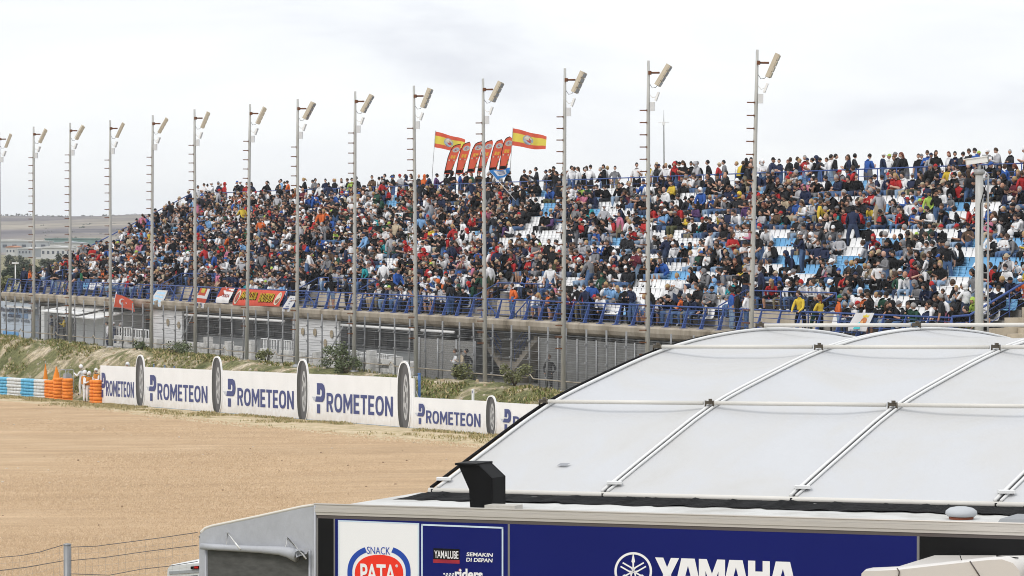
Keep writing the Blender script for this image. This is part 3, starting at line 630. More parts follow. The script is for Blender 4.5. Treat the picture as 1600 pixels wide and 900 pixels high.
# ================================================================== light poles
POLES = [(-1, 206), (52.5, 198), (109, 192), (172, 188), (236, 180), (305, 171), (385, 163), (464, 155), (553, 143), (650, 134), (758, 123), (880, 107), (1012, 95), (1171, 78)]
LEAN = [.1, .1, .2, .1, .5, -.1, .9, .2, .3, -.4, -.4, .3, .1, 1.2]
WHERE = ['cut by the left edge of the photo', 'standing before the blue grey panel at the left end', 'standing beside the two tilted white awnings', 'standing just left of the Turkish flag', 'standing beside the pale blue hanging banner', 'standing beside the small red and white banner',
         'standing in front of the long red banner', 'standing right of the white hanging sheet', 'standing beside the tall feathery shrub', 'standing left of the six red feather flags', 'standing in front of the six red feather flags', 'standing right of the six red feather flags', 'standing left of the thin antenna mast', 'tallest and nearest, standing behind the crest of the canopy']
def light_pole_parts(t, H, box_rot):
    m = MB(); m.tube([(0, 0, -.4), (0, 0, H * .45), (0, 0, H - 2.0), (0, 0, H)], [.108, .094, .076, .056], 10); m.build('shaft', M_pole, t)
    m = MB(); m.lathe([(.24, -.1), (.24, .06), (.13, .1)], 10); m.build('base_plate', M_galv, t)
    pm = MB(); pm.box((-.17, 0, 0), (.26, .05, .045)); pm.box((-.02, 0, 0), (.05, .20, .06)); pme = pm.mesh('step_peg', M_rust)
    z = 1.9
    while z < H - 2.0: place('step_peg', pme, (-.05, 0, z), 0, t); z += .5
    m = MB(); m.tube([(.03, 0, H - .5), (.46, 0, H - .5)], .045, 6); m.box((.06, 0, H - .5), (.12, .18, .15)); m.build('bracket', M_rust, t)
    Mx = Matrix.Rotation(R(27 + random.uniform(-5, 5)), 3, 'Y') @ Matrix.Rotation(box_rot, 3, 'Z')
    fl = MB(); fl.box((.60, 0, H - .60), (.15, .40, .98), 0, Mx)
    for k in range(4):
        c = Vector((.60, 0, H - .60)) + Mx @ Vector((.098, 0, -.36 + .24 * k)); fl.box(c, (.05, .37, .21), 0, Mx)
    f = fl.build('floodlight', M_lamp, t)
    gm = MB()
    for k in range(4):
        c = Vector((.60, 0, H - .60)) + Mx @ Vector((.126, 0, -.36 + .24 * k)); gm.box(c, (.008, .32, .17), 0, Mx)
    gm.build('lens', mat('lamp_glass', (.35, .36, .37), .15), f)
    m = MB(); m.tube([(.05, 0, H - .95), (.16, 0, H - 1.12), (.30, 0, H - 1.10), (.40, 0, H - .98)], .010, 4); m.build('cable', M_dark, t)
    M2 = Matrix.Rotation(R(20), 3, 'Y'); m = MB(); c0 = Vector((.36, 0, H - 1.47))
    for dx, dz, w, h in ((0, .16, .05, .05), (0, -.16, .05, .05)): m.box(c0 + M2 @ Vector((0, 0, dz)), (.08, .34, .06), 0, M2)
    for dy in (-.15, .15): m.box(c0 + M2 @ Vector((0, dy, 0)), (.08, .05, .30), 0, M2)
    m.box(c0 + M2 @ Vector((.03, 0, 0)), (.02, .28, .28), 0, M2); m.tube([(.05, 0, H - 1.38), (.18, 0, H - 1.52), (.32, 0, H - 1.47)], .02, 5); m.build('spot_lamp', M_white, t)
    m = MB(); m.box((.17, .0, H - 1.88), (.19, .15, .36)); m.build('junction_box', mat('box_white', (.62, .63, .64), .5), t)
for (px, py), ln, wh in zip(POLES, LEAN, WHERE):
    L = L_of(px, 60.2); p = P(L, 60.2, 3.3); H = zat(py, p.y) - 3.3
    t = tag(empty('light_pole', p, 0), 'grey floodlight pole with rusty steps, ' + wh, 'light pole', 'floodlight poles along the stand')
    light_pole_parts(t, H, R((-12 if px > 450 else 20) + random.uniform(-9, 9))); t.rotation_euler = (0, R(ln), R(-8))
# camera mast at the right
L = L_of(1530, 60.2); p = P(L, 60.2, 3.0); t = tag(empty('camera_mast', p), 'thick grey mast with a white camera housing in front of the crowd', 'camera mast'); H = zat(268, p.y) - 3.0
m = MB(); m.tube([(0, 0, 0), (0, 0, H)], [.16, .135], 14); m.build('shaft', M_pole, t)
m = MB(); m.tube([(.30, 0, 0), (.30, 0, H - .1)], .035, 6)
for k in range(12): m.box((.2, 0, 1 + k * .8), (.22, .04, .04))
m.build('conduit', M_galv, t)
m = MB(); m.lathe([(.17, H - .1), (.19, H - .05), (.19, H + .05), (.06, H + .08), (.06, H + .24)], 10); m.build('bracket', M_galv, t)
Mx = Matrix.Rotation(R(-8), 3, 'Y'); m = MB(); m.box((-.1, 0, H + .36), (.72, .24, .18), 0, Mx); m.box((-.14, 0, H + .465), (.82, .30, .03), 0, Mx)
hs = m.build('camera_housing', M_white, t); m = MB(); m.tube([(.25, 0, H + .405), (.32, 0, H + .415)], .11, 12); m.build('lens_hood', M_galv, hs)
m = MB(); m.tube([(.06, -.02, H - .1), (.2, -.02, H - .5), (.02, -.17, H - 1.1), (.0, -.17, H - 2.5)], .018, 5); m.build('cable', M_dark, t)
# antenna behind the stand
p = P(L_of(1037, 82), 82, 2.6); H = zat(172, p.y) - 2.6
t = tag(empty('antenna_mast', p), 'thin antenna mast rising behind the last row of spectators', 'antenna')
m = MB(); m.tube([(.12, 0, 0), (0, 0, H - 1.2), (0, 0, H)], [.06, .04, .012], 6); m.build('mast', M_galv, t)
m = MB(); m.box((0, 0, H - .75), (.16, .14, .2)); m.tube([(-.3, 0, H - .7), (.3, 0, H - .7)], .015, 4); m.build('antenna_head', M_white, t)
# street lamp at the far left
p = at(24, 452, 230); t = tag(empty('street_lamp', p), 'small white street lamp in front of the dark pines', 'street lamp'); H = zat(411, 230) - p.z
m = MB(); m.tube([(0, 0, 0), (0, 0, H)], .05, 6); m.build('pole', M_white, t)
m = MB(); m.box((0, 0, H), (.5, .3, .1)); m.build('lamp_head', M_white, t)

# ================================================================== catch fence
cf = tag(empty('catch_fence', P(L_of(0, 60.9), 60.9, 3.0)), 'tall grey wire debris fence with thin posts along the top of the bank', 'fence'); o = cf.location
La, Lb = L_of(1440, 60.9), L_of(-40, 60.9)
pm = MB(); pm.tube([(0, 0, 0), (0, 0, 3.05)], .042, 7)
for z in (.8, 1.6, 2.4): pm.box((0, -.05, z), (.12, .06, .08))
pme = pm.mesh('post', mat('fence_post_grey', (.24, .245, .25), .6, .1, var=.2, vscale=3)); L = La; i = 0
while L < Lb:
    q = place('post', pme, P(L, 60.9, 3.0 if L > 100 else 3.05) - o, ROT_STAND, cf); q.rotation_euler = (R(random.uniform(-1, 1)), R(random.uniform(-1.2, 1.2)), ROT_STAND); L += 1.87 if i % 4 else 1.6; i += 1
m = MB()
for z in (.35, .75, 1.15, 1.55, 1.95, 2.35, 2.7):
    pts = []; L = La
    while L < Lb: pts.append(P(L, 60.86, 3.0 + z + random.uniform(-.025, .025)) - o); L += 3.7
    m.tube(pts, .009, 4)
M_wire = mat('dull_wire', (.36, .365, .37), .6, .1)
m.build('cable', mat('cable_grey', (.20, .205, .21), .6), cf)
m = MB()
def strip(a, c, w): m.add([a + Vector((0, 0, -w)), c + Vector((0, 0, -w)), c + Vector((0, 0, w)), a + Vector((0, 0, w))], [(0, 1, 2, 3)])
n = Vector((-SN, CS, 0)); L = La
while L < Lb:
    a = P(L, 60.93, 3.1) - o; m.add([a - n * .0040, a + n * .0040, a + n * .0040 + Vector((0, 0, 2.65)), a - n * .0040 + Vector((0, 0, 2.65))], [(0, 1, 2, 3)]); L += .10
for k in range(26): strip(P(La, 60.925, 3.12 + k * .10) - o, P(Lb, 60.925, 3.12 + k * .10) - o, .0028)
m.build('wire_mesh', M_wire, cf)
m = MB(); pts = []; L = La; k = 0
while L < Lb:
    pts += [P(L, 60.7, 3.72) - o, P(L + .25, 60.66, 3.92) - o, P(L + .6, 60.7, 3.74) - o]; L += 7.43; k += 1
m.tube(pts, .026, 5); m.build('tension_cable', mat('pale_rope', (.36, .31, .24), .8, var=.3, vscale=1), cf)

# ================================================================== advertising boards
BD = 54.3
XB = Vector((SN, -CS, .023)); NB = Vector((-CS, -SN, 0))        # along the board to the photo's right, and towards the track
def board_material():
    m = mat('board_white', (.80, .81, .825), .45, var=.05, vscale=.8); nt = m.node_tree; N = nt.nodes.new; L = nt.links.new; b = nt.nodes['Principled BSDF']
    src = b.inputs['Base Color'].links[0].from_socket; tc = N('ShaderNodeTexCoord'); sx = N('ShaderNodeSeparateXYZ'); L(tc.outputs['Object'], sx.inputs[0])
    n = N('ShaderNodeTexNoise'); n.inputs['Scale'].default_value = 3.5; n.inputs['Detail'].default_value = 8; L(tc.outputs['Object'], n.inputs[0])
    a = N('ShaderNodeMath'); a.operation = 'MULTIPLY_ADD'; a.inputs[1].default_value = -1.3; L(n.outputs[0], a.inputs[0]); L(sx.outputs[2], a.inputs[2])       # splashed dust low on the board
    mr = N('ShaderNodeMapRange'); mr.inputs[1].default_value = -.75; mr.inputs[2].default_value = .25; mr.inputs[3].default_value = .55; mr.inputs[4].default_value = 0; L(a.outputs[0], mr.inputs[0])
    mx = N('ShaderNodeMix'); mx.data_type = 'RGBA'; L(mr.outputs[0], mx.inputs[0]); L(src, mx.inputs[6]); mx.inputs[7].default_value = (.50, .42, .33, 1); L(mx.outputs[2], b.inputs['Base Color']); return m
M_board = board_material()
M_ink = mat('board_navy_ink', srgb('#424b7c'), .5)
M_inkg = mat('tail_grey', (.50, .53, .58), .5)
M_tread = mat('printed_tyre_tread', (.05, .05, .05), .6, var=.25, vscale=4, stretch=(1, 1, .5)); M_side = mat('printed_tyre_sidewall', (.10, .10, .105), .6); M_rim = mat('printed_rim', (.42, .43, .44), .4); M_hole = mat('printed_hole', (.13, .13, .135), .6)
def ell(cx, cz, rx, rz, n=28, p=2.0):
    out = []
    for k in range(n):
        a = 2 * math.pi * k / n; c, s = math.cos(a), math.sin(a)
        out.append((cx + rx * math.copysign(abs(c) ** (2 / p), c), cz + rz * math.copysign(abs(s) ** (2 / p), s)))
    return out
def capital(ch, w, th=.25, tv=.17):
    """a sans capital as flat quads, w wide and 1 tall"""
    bx = lambda x0, x1, y0, y1: [(x0, y0), (x1, y0), (x1, y1), (x0, y1)]
    def loop(x0, x1, y0, y1, a0=0, a1=360, n=20, p=2.5):
        cx, cy, rx, ry = (x0 + x1) / 2, (y0 + y1) / 2, (x1 - x0) / 2, (y1 - y0) / 2
        q = lambda a, rx, ry: (cx + rx * math.copysign(abs(math.cos(a)) ** (2 / p), math.cos(a)), cy + ry * math.copysign(abs(math.sin(a)) ** (2 / p), math.sin(a)))
        ts = [R(a0 + (a1 - a0) * k / n) for k in range(n + 1)]; return [[q(ts[k], rx, ry), q(ts[k + 1], rx, ry), q(ts[k + 1], rx - th, ry - tv), q(ts[k], rx - th, ry - tv)] for k in range(n)]
    if ch == 'O': return loop(0, w, 0, 1)
    if ch == 'E': return [bx(0, th, 0, 1), bx(th, w, 0, tv), bx(th, w, 1 - tv, 1), bx(th, w * .9, .5 - tv / 2, .5 + tv / 2)]
    if ch == 'T': return [bx(0, w, 1 - tv, 1), bx(w / 2 - th / 2, w / 2 + th / 2, 0, 1 - tv)]
    if ch == 'N': return [bx(0, th, 0, 1), bx(w - th, w, 0, 1), [(th, 1), (th, .66), (w - th, 0), (w - th, .34)]]
    if ch == 'M': return [bx(0, th, 0, 1), bx(w - th, w, 0, 1), [(th, 1), (th, .62), (w / 2, .12), (w / 2, .50)], [(w - th, 1), (w / 2, .50), (w / 2, .12), (w - th, .62)]]
    if ch == 'R': return [bx(0, th, 0, 1), bx(th, w * .5, 1 - tv, 1), bx(th, w * .5, .40, .40 + tv)] + loop(w * .5 - (w * .5), w, .40, 1, -90, 90, 12) + [[(w * .42, .40), (w * .42 + th * 1.1, .40), (w, 0), (w - th * 1.15, 0)]]
def board(px0, px1, h, zb0, label, ptxt=None, word=None, tyre=None, tyre_h=(1.3, -.1), tyre_w=None, letters=True):
    L0, L1 = L_of(px0, BD), L_of(px1, BD); o = P(L0, BD, g(L0) - .02); W_ = L0 - L1
    t = tag(empty('advertising_board', o), label, 'advertising board', 'white advertising boards along the gravel')
    pt = lambda s, z, off=0.0: XB * s + Vector((0, 0, z)) + NB * off
    ns = max(2, round(W_ / 2.45)); m = MB()
    for k in range(ns):
        a, c = W_ * k / ns + .006, W_ * (k + 1) / ns - .006; dz = random.uniform(-.012, .012)
        m.hexa([pt(a, 0.03, 0), pt(c, 0.03, 0), pt(c, 0.03, -.06), pt(a, 0.03, -.06), pt(a, h + dz, random.uniform(0, .012)), pt(c, h + dz, 0), pt(c, h + dz, -.06), pt(a, h + dz, -.06)])
    m.build('panel', M_board, t)
    m = MB(); m.hexa([pt(0, -.3, .02), pt(W_, -.3, .02), pt(W_, -.3, -.3), pt(0, -.3, -.3), pt(0, .045, .02), pt(W_, .045, .02), pt(W_, .045, -.3), pt(0, .045, -.3)]); m.build('footing', mat('blue_footing', (.10, .22, .33), .7, var=.4, vscale=1.5), t)
    m = MB()
    for k in range(ns + 1):
        s = min(W_ - .05, max(.05, W_ * k / ns)); m.tube([pt(s, -.2, -.09), pt(s, h - .02, -.09)], .03, 5); m.tube([pt(s, h * .8, -.09), pt(s, -.2, -.9)], .025, 5)
    m.build('support', M_galv, t)
    if ptxt:   # the tall emblem letter: stem, open bowl and grey tails
        s0, s1 = [(L0 - L_of(q, BD)) for q in ptxt]; z0, z1 = h * .17, h * .81; w = s1 - s0; hh = z1 - z0; off = .022; th = w * .30
        m = MB(); stem = lambda zz0, zz1: m.prism([pt(s0 + w * .22, z0 + hh * zz0, off), pt(s0 + w * .22 + th, z0 + hh * zz0, off), pt(s0 + w * .22 + th, z0 + hh * zz1, off), pt(s0 + w * .22, z0 + hh * zz1, off)], NB * -.004)
        stem(0, .30); stem(.62, 1.0)
        out = [(.52, 1), (.74, 1), (.9, .94), (.98, .82), (1, .68), (.98, .56), (.9, .45), (.74, .38), (.0, .38), (.1, .56), (.60, .56), (.67, .60), (.69, .68), (.67, .77), (.60, .81), (.52, .81)]
        def strip2(a, c):
            for i in range(len(a) - 1): m.add([pt(s0 + w * q[0], z0 + hh * q[1], off) for q in (a[i], a[i + 1], c[i + 1], c[i])], [(0, 1, 2, 3)])
        oa = [(.52, 1), (.74, 1), (.9, .94), (.98, .82), (1, .68), (.98, .56), (.9, .45), (.74, .38), (.05, .38)]
        ia = [(.52, .80), (.60, .80), (.66, .78), (.69, .73), (.69, .68), (.69, .63), (.66, .58), (.60, .56), (.15, .56)]
        strip2(oa, ia); m.build('emblem_letter', M_ink, t)
        m = MB()
        for k, (q0, q1) in enumerate(((-.28, .02), (-.12, .10))): m.add([pt(s0 + w * q0, z0 + hh * .54, off - .001 * k), pt(s0 + w * q1, z0 + hh * .54, off), pt(s0 + w * (q1 + .04), z0 + hh * .40, off), pt(s0 + w * (q0 + .2), z0 + hh * .40, off)], [(0, 1, 2, 3)])
        m.build('emblem_tail', M_inkg, t)
    if word:
        s0, s1 = [(L0 - L_of(q, BD)) for q in word]; hl = h * .40; zb = h * .215; ws = [.92, 1.08, 1.22, .78, .86, .78, 1.08, 1.0]; gap = .17; tot = sum(ws) + gap * 7; sc = (s1 - s0) / tot; x = s0; m = MB()
        for ch, w in zip('ROMETEON', ws):
            for poly in capital(ch, w): m.add([pt(x + u * sc, zb + v * hl, .018) for u, v in poly], [tuple(range(len(poly)))])
            x += (w + gap) * sc
        m.build('lettering', M_ink, t)
    if tyre:
        s0, s1 = [(L0 - L_of(q, BD)) for q in tyre]; cx, rx = (s0 + s1) / 2, (s1 - s0) / 2; zt, zb = h + tyre_h[0], tyre_h[1]; cz, rz = (zt + zb) / 2, (zt - zb) / 2
        def disc(e, o0, o1, name, mt, par):
            mm = MB(); mm.prism([pt(x, z, o1) for x, z in e], NB * (o0 - o1)); return mm.build(name, mt, par)
        c = disc(ell(cx, cz + .03, rx * 1.12, rz * 1.015, p=2.6), -.01, .05, 'tyre_cutout', M_board, t)
        disc(ell(cx, cz, rx * .97, rz * .985, p=2.6), .05, .056, 'tread', M_tread, c)
        disc(ell(cx + rx * .30, cz, rx * .62, rz * .95, p=2.3), .056, .060, 'sidewall', M_side, c)
        disc(ell(cx + rx * .36, cz, rx * .40, rz * .66), .060, .064, 'rim', M_rim, c)
        mm = MB()
        for k in range(8):
            a = 2 * math.pi * k / 8 + .2; mm.prism([pt(x, z, .067) for x, z in ell(cx + rx * .36 + rx * .25 * math.cos(a), cz + rz * .44 * math.sin(a), rx * .075, rz * .10, 8)], NB * -.003)
        mm.prism([pt(x, z, .067) for x, z in ell(cx + rx * .36, cz, rx * .12, rz * .17, 10)], NB * -.003); mm.build('rim_hole', M_hole, c)
        mm = MB()
        for q in (-.62, -.38, -.14):
            e0 = ell(cx + rx * q * .9, cz, rx * .03, rz * .86, 12); mm.prism([pt(x, z, .0585) for x, z in e0], NB * -.003)
        mm.build('tread_groove', M_hole, c)
board(156.5, 225.5, 2.12, .8, 'first white tall board from the orange tyre stack, its big letter at the edge', (157, 165), (165.5, 209), (213, 226), (.62, -.02))
board(225.5, 343, 2.14, .8, 'second tall white board from the orange tyres, with one tyre cutout', (232, 244), (246, 324), (332, 347), (.66, -.03))
board(343, 478, 2.16, .8, 'third tall white board from the orange tyres, with one tyre cutout', (353, 368), (371, 459), (465, 482), (.64, -.1))
board(478, 646, 2.18, .8, 'last and widest tall white board, ending at the blue post', (492, 508), (510.5, 614), (622.5, 642), (.68, -.16))
board(646, 775.5, 1.37, .8, 'low white board right of the tall boards, with a small tyre cutout', (652, 664), (666, 751), (761, 776), (.22, -.06))
board(775.5, 925, 1.37, .8, 'low white board partly hidden behind the canopy edge', (786, 799), (802, 905), None)
def post(px, D, z0, z1, r, m, name, label, cat, group=None):
    L = L_of(px, D); mm = MB(); mm.tube([(0, 0, 0), (0, 0, z1 - z0)], r, 8); mm.lathe([(r * 1.3, z1 - z0), (r * 1.3, z1 - z0 + .03), (.004, z1 - z0 + .04)], 8)
    return tag(mm.build(name, m, None, P(L, D, z0)), label, cat, group)
post(655, 55.2, 1.5, 4.05, .06, mat('blue_post_paint', (.07, .16, .38), .5), 'post', 'tall blue post beside the last tall board', 'post')
for px, s in ((240, 'leftmost small'), (257, 'middle small'), (272, 'rightmost small')): post(px, 55.4, .5, 3.16, .045, mat('steel_blue_post', (.13, .18, .26), .5), 'post', s + ' blue post peeping over the second board', 'post', 'blue posts behind the boards')
L = L_of(739, 55.0); m = MB(); m.box((0, 0, .9), (.16, .05, 1.8)); t = tag(m.build('marker_post', M_white, None, P(L, 55.0, 1.85), ROT_STAND), 'white marker post with a dark numeral behind the low board', 'marker post')
me = text_mesh('4', .08, .13, .02); me.materials.append(M_navy); q = place('numeral', me, parent=t); q.matrix_local = frame_matrix(Vector((-.04, -.028, 1.62)), (1, 0, 0), (0, 0, 1))
# ================================================================== tyre walls
def tyre_mesh(name, r, w, m):
    b = MB(); pr = []
    for k in range(10):
        a = 2 * math.pi * k / 10; pr.append((r * .70 + r * .30 * max(-1, min(1, 1.15 * math.cos(a))), w * .5 * max(-1, min(1, 1.2 * math.sin(a)))))
    b.lathe(pr, 18, 0, (0, 0, 0), True); return b.mesh(name, m)
TM = {k: tyre_mesh('tyre', .31, .185, mat(k + '_tyre_paint', c, .6, var=.22, vscale=6)) for k, c in {'blue': (.13, .42, .62), 'white': (.62, .63, .62), 'orange': (.80, .24, .035)}.items()}
def stack(L, D, n, kind, label, group, z0=None):
    z = (g(L) if z0 is None else z0) + .07
    for k in range(n): tag(place('tyre', TM[kind], P(L + random.gauss(0, .012), D + random.gauss(0, .012), z + k * .187), random.uniform(0, 6)), label, 'tyre', group)
for a, c, kind, nm in ((73, 57.5, 'white', 'white tyre in the wall section beside the orange stacks'), (57, 37.5, 'blue', 'light blue tyre in the wall section between two white sections'), (37, 15.5, 'white', 'white tyre in the wall section between two blue sections'), (15, -14, 'blue', 'light blue tyre in the wall section cut by the left edge')):
    L0, L1 = L_of(a, 54.4), L_of(c, 54.4); n = round((L1 - L0) / .62)
    for k in range(n): stack(L0 + (k + .5) * (L1 - L0) / n, 54.4, 6, kind, nm, nm.replace('tyre in', 'tyres of'))
for px, D in ((77, 54.35), (83.5, 54.3), (91, 54.05), (105, 53.95)): stack(L_of(px, D), D, 7 if D < 54.2 else 6, 'orange', 'orange tyre in the stacks at the right end of the blue and white wall', 'orange tyres beside the white wall section')
for px in (147.5, 153.5): stack(L_of(px, 54.2), 54.2, 7, 'orange', 'orange tyre in the narrow stack against the first board', 'orange tyres against the first board')
M_oflag = mat('orange_fabric', (.85, .27, .03), .8, var=.15, vscale=8)
for px, D, h, w, s in ((87.5, 54.9, 1.75, .62, 'broad orange folded flag cone standing behind the orange tyres'), (70.5, 55.2, 1.95, .3, 'slim orange rolled flag left of the broad orange cone')):
    L = L_of(px, D); t = tag(empty('marshal_flag', P(L, D, g(L) + .2)), s, 'flag', 'orange marshal flags'); m = MB(); m.tube([(0, 0, 0), (0, 0, h)], .02, 5); m.build('staff', M_galv, t)
    m = MB(); n = 14; vs = []
    for j, (z, rr) in enumerate(((h - .02, .02), (h * .78, .3), (h * .55, .62), (h * .38, .9), (h * .30, 1.0))):
        for k in range(n): a = 2 * math.pi * k / n; q = w * .5 * rr * (1 + .22 * math.cos(3 * a + j * .3) + .1 * math.cos(5 * a)); vs.append((q * math.cos(a), q * math.sin(a), z + (.06 * math.sin(2 * a) if j > 2 else 0)))
    m.add(vs, [(j * n + k, j * n + (k + 1) % n, (j + 1) * n + (k + 1) % n, (j + 1) * n + k) for j in range(4) for k in range(n)], 0, True); m.build('cloth', M_oflag, t)
t = tag(empty('equipment_rack', P(L_of(104, 55.2), 55.2, g(162) + .1)), 'grey tubular equipment rack between the orange tyres and the marshals', 'rack'); m = MB()
for x in (-.5, .5):
    for y in (-.25, .25): m.tube([(x, y, 0), (x, y, 1.5)], .022, 5)
for z in (.4, .95, 1.5): m.tube([(-.5, -.25, z), (.5, -.25, z), (.5, .25, z), (-.5, .25, z), (-.5, -.25, z)], .02, 5)
m.build('frame', M_galv, t); t.rotation_euler = (0, 0, ROT_STAND)
for z, dx, c in ((.42, -.1, 'black'), (.97, .1, 'grey')):
    m = MB(); m.hexa([Vector(q) for q in ((dx - .3, -.2, z), (dx + .3, -.2, z), (dx + .3, .2, z), (dx - .3, .2, z), (dx - .26, -.16, z + .3), (dx + .26, -.16, z + .3), (dx + .26, .16, z + .3), (dx - .26, .16, z + .3))]); m.tube([(dx - .12, 0, z + .3), (dx - .12, 0, z + .38), (dx + .12, 0, z + .38), (dx + .12, 0, z + .3)], .015, 4)
    tag(m.build('equipment_case', M_black if c == 'black' else mat('case_grey', (.3, .31, .33), .5), None, t.matrix_basis.to_translation() if False else t.location, ROT_STAND), f'{c} carrying case resting on the tubular equipment rack', 'case')
# ================================================================== people
# materials by clothing colour; every garment colour is a plain cloth
CLOTH = {'black': (.008, .008, .009), 'charcoal': (.025, .026, .03), 'navy': (.018, .026, .062), 'grey': (.19, .19, .20), 'pale grey': (.40, .40, .42), 'white': (.74, .74, .75),
         'red': (.40, .024, .024), 'blue': (.03, .095, .34), 'light blue': (.19, .36, .60), 'teal': (.02, .26, .29), 'green': (.03, .16, .075), 'dark green': (.022, .07, .045), 'yellow': (.62, .45, .05),
         'orange': (.60, .13, .03), 'pink': (.50, .17, .25), 'maroon': (.13, .022, .035), 'beige': (.44, .36, .25), 'brown': (.11, .07, .045), 'purple': (.09, .045, .13), 'lime': (.36, .50, .09),
         'blue jeans': (.075, .135, .26), 'dark jeans': (.035, .052, .10), 'pale jeans': (.24, .34, .47), 'khaki': (.20, .17, .11), 'olive': (.085, .09, .045)}
def cmat(k): return mat('cloth_' + k.replace(' ', '_'), CLOTH[k], .85, var=.22, vscale=5, bump=.35, bscale=9)
SKINS = [mat('skin_light', (.55, .335, .25), .55), mat('skin_tan', (.45, .25, .165), .55), mat('skin_brown', (.28, .145, .09), .55)]
HAIRC = {'black': (.012, .010, .009), 'brown': (.05, .028, .015), 'fair': (.36, .24, .11), 'grey': (.30, .29, .28), 'auburn': (.14, .04, .02)}
def hmat(k): return mat('hair_' + k, HAIRC[k], .6)
M_shoe = {k: mat('shoe_' + k, c, .6) for k, c in {'dark': (.02, .02, .022), 'white': (.6, .6, .6)}.items()}
M_shade = mat('dark_eye', (.01, .01, .012), .3)

def rotx(p, a, c):   # lean about a point, forwards (towards -y) for positive a
    y, z = p[1] - c[1], p[2] - c[2]; return Vector((p[0], c[1] + y * math.cos(a) - z * math.sin(a), c[2] + y * math.sin(a) + z * math.cos(a)))
def rotz(p, a, c=(0, 0)):
    x, y = p[0] - c[0], p[1] - c[1]; return Vector((c[0] + x * math.cos(a) - y * math.sin(a), c[1] + x * math.sin(a) + y * math.cos(a), p[2]))
def pose(seated, lean, twist, arms, legs='apart'):
    J = {}
    if seated:
        pel = Vector((0, 0, .52))
        J.update(pelvis=(pel, .15), waist=(Vector((0, .03, .70)), .15), chest=(Vector((0, .02, .92)), .172), collar=(Vector((0, .01, 1.03)), .10), neck=(Vector((0, -.01, 1.10)), .058))
        w = {'apart': .17, 'close': .10, 'wide': .24}[legs]
        for s, S in ((-1, 'L'), (1, 'R')):
            J['hip' + S] = (Vector((s * .10, -.06, .52)), .105); J['knee' + S] = (Vector((s * w, -.47, .54)), .082)
            J['ankle' + S] = (Vector((s * w * .9, -.45 if legs != 'wide' else -.40, .11)), .046); J['toe' + S] = (Vector((s * w, -.62, .045)), .043)
    else:
        pel = Vector((0, 0, .96))
        J.update(pelvis=(pel, .15), waist=(Vector((0, .0, 1.10)), .148), chest=(Vector((0, .01, 1.31)), .17), collar=(Vector((0, .01, 1.43)), .10), neck=(Vector((0, 0, 1.50)), .058))
        w = {'apart': .13, 'close': .10, 'wide': .2}[legs]
        for s, S in ((-1, 'L'), (1, 'R')):
            J['hip' + S] = (Vector((s * .10, -.0, .90)), .105); J['knee' + S] = (Vector((s * w, -.03, .49)), .08)
            J['ankle' + S] = (Vector((s * w, .02, .09)), .046); J['toe' + S] = (Vector((s * (w + .03), -.15, .04)), .043)
    c = J['chest'][0]
    A = {'lap': ((.27, -.04, -.20), (.12, -.27, -.30), (.06, -.34, -.33)), 'phone': ((.25, -.10, -.20), (.09, -.32, -.08), (.04, -.37, -.03)), 'chin': ((.23, -.24, -.16), (.10, -.26, .06), (.04, -.22, .13)),
         'down': ((.27, .03, -.22), (.29, -.02, -.46), (.28, -.05, -.55)), 'pocket': ((.31, .06, -.22), (.20, -.08, -.40), (.15, -.11, -.44)), 'cross': ((.26, -.10, -.20), (-.02, -.24, -.14), (-.11, -.20, -.11)),
         'forward': ((.24, -.20, -.20), (.17, -.42, -.28), (.14, -.50, -.30)), 'up': ((.30, -.12, .16), (.22, -.22, .42), (.18, -.24, .50)), 'hold': ((.25, -.16, -.18), (.14, -.40, -.02), (.10, -.47, .02))}
    for s, S in ((-1, 'L'), (1, 'R')):
        a = A[arms[0] if s < 0 else arms[1]]
        J['shoulder' + S] = (c + Vector((s * .168, .0, .065)), .068)
        J['elbow' + S] = (c + Vector((s * a[0][0], a[0][1], a[0][2])), .058); J['wrist' + S] = (c + Vector((s * a[1][0], a[1][1], a[1][2])), .034); J['hand' + S] = (c + Vector((s * a[2][0], a[2][1], a[2][2])), .040)
    up = ['waist', 'chest', 'collar', 'neck'] + [k + S for S in 'LR' for k in ('shoulder', 'elbow', 'wrist', 'hand')]
    for k in up:
        f = .5 if k == 'waist' else 1
        p, r = J[k]; J[k] = (rotz(rotx(p, lean * f, pel), twist * f), r)
    hd = rotz(rotx(J_head_base(seated), lean, pel), twist)
    return J, hd
def J_head_base(seated): return Vector((0, -.035, 1.245)) if seated else Vector((0, -.025, 1.645))
BONES = [('pelvis', 'waist', 1), ('waist', 'chest', 1), ('chest', 'collar', 1), ('collar', 'neck', 0)]
for S in 'LR': BONES += [('chest', 'shoulder' + S, 1), ('shoulder' + S, 'elbow' + S, 1), ('elbow' + S, 'wrist' + S, 5), ('wrist' + S, 'hand' + S, 0), ('pelvis', 'hip' + S, 2), ('hip' + S, 'knee' + S, 2), ('knee' + S, 'ankle' + S, 6), ('ankle' + S, 'toe' + S, 3)]
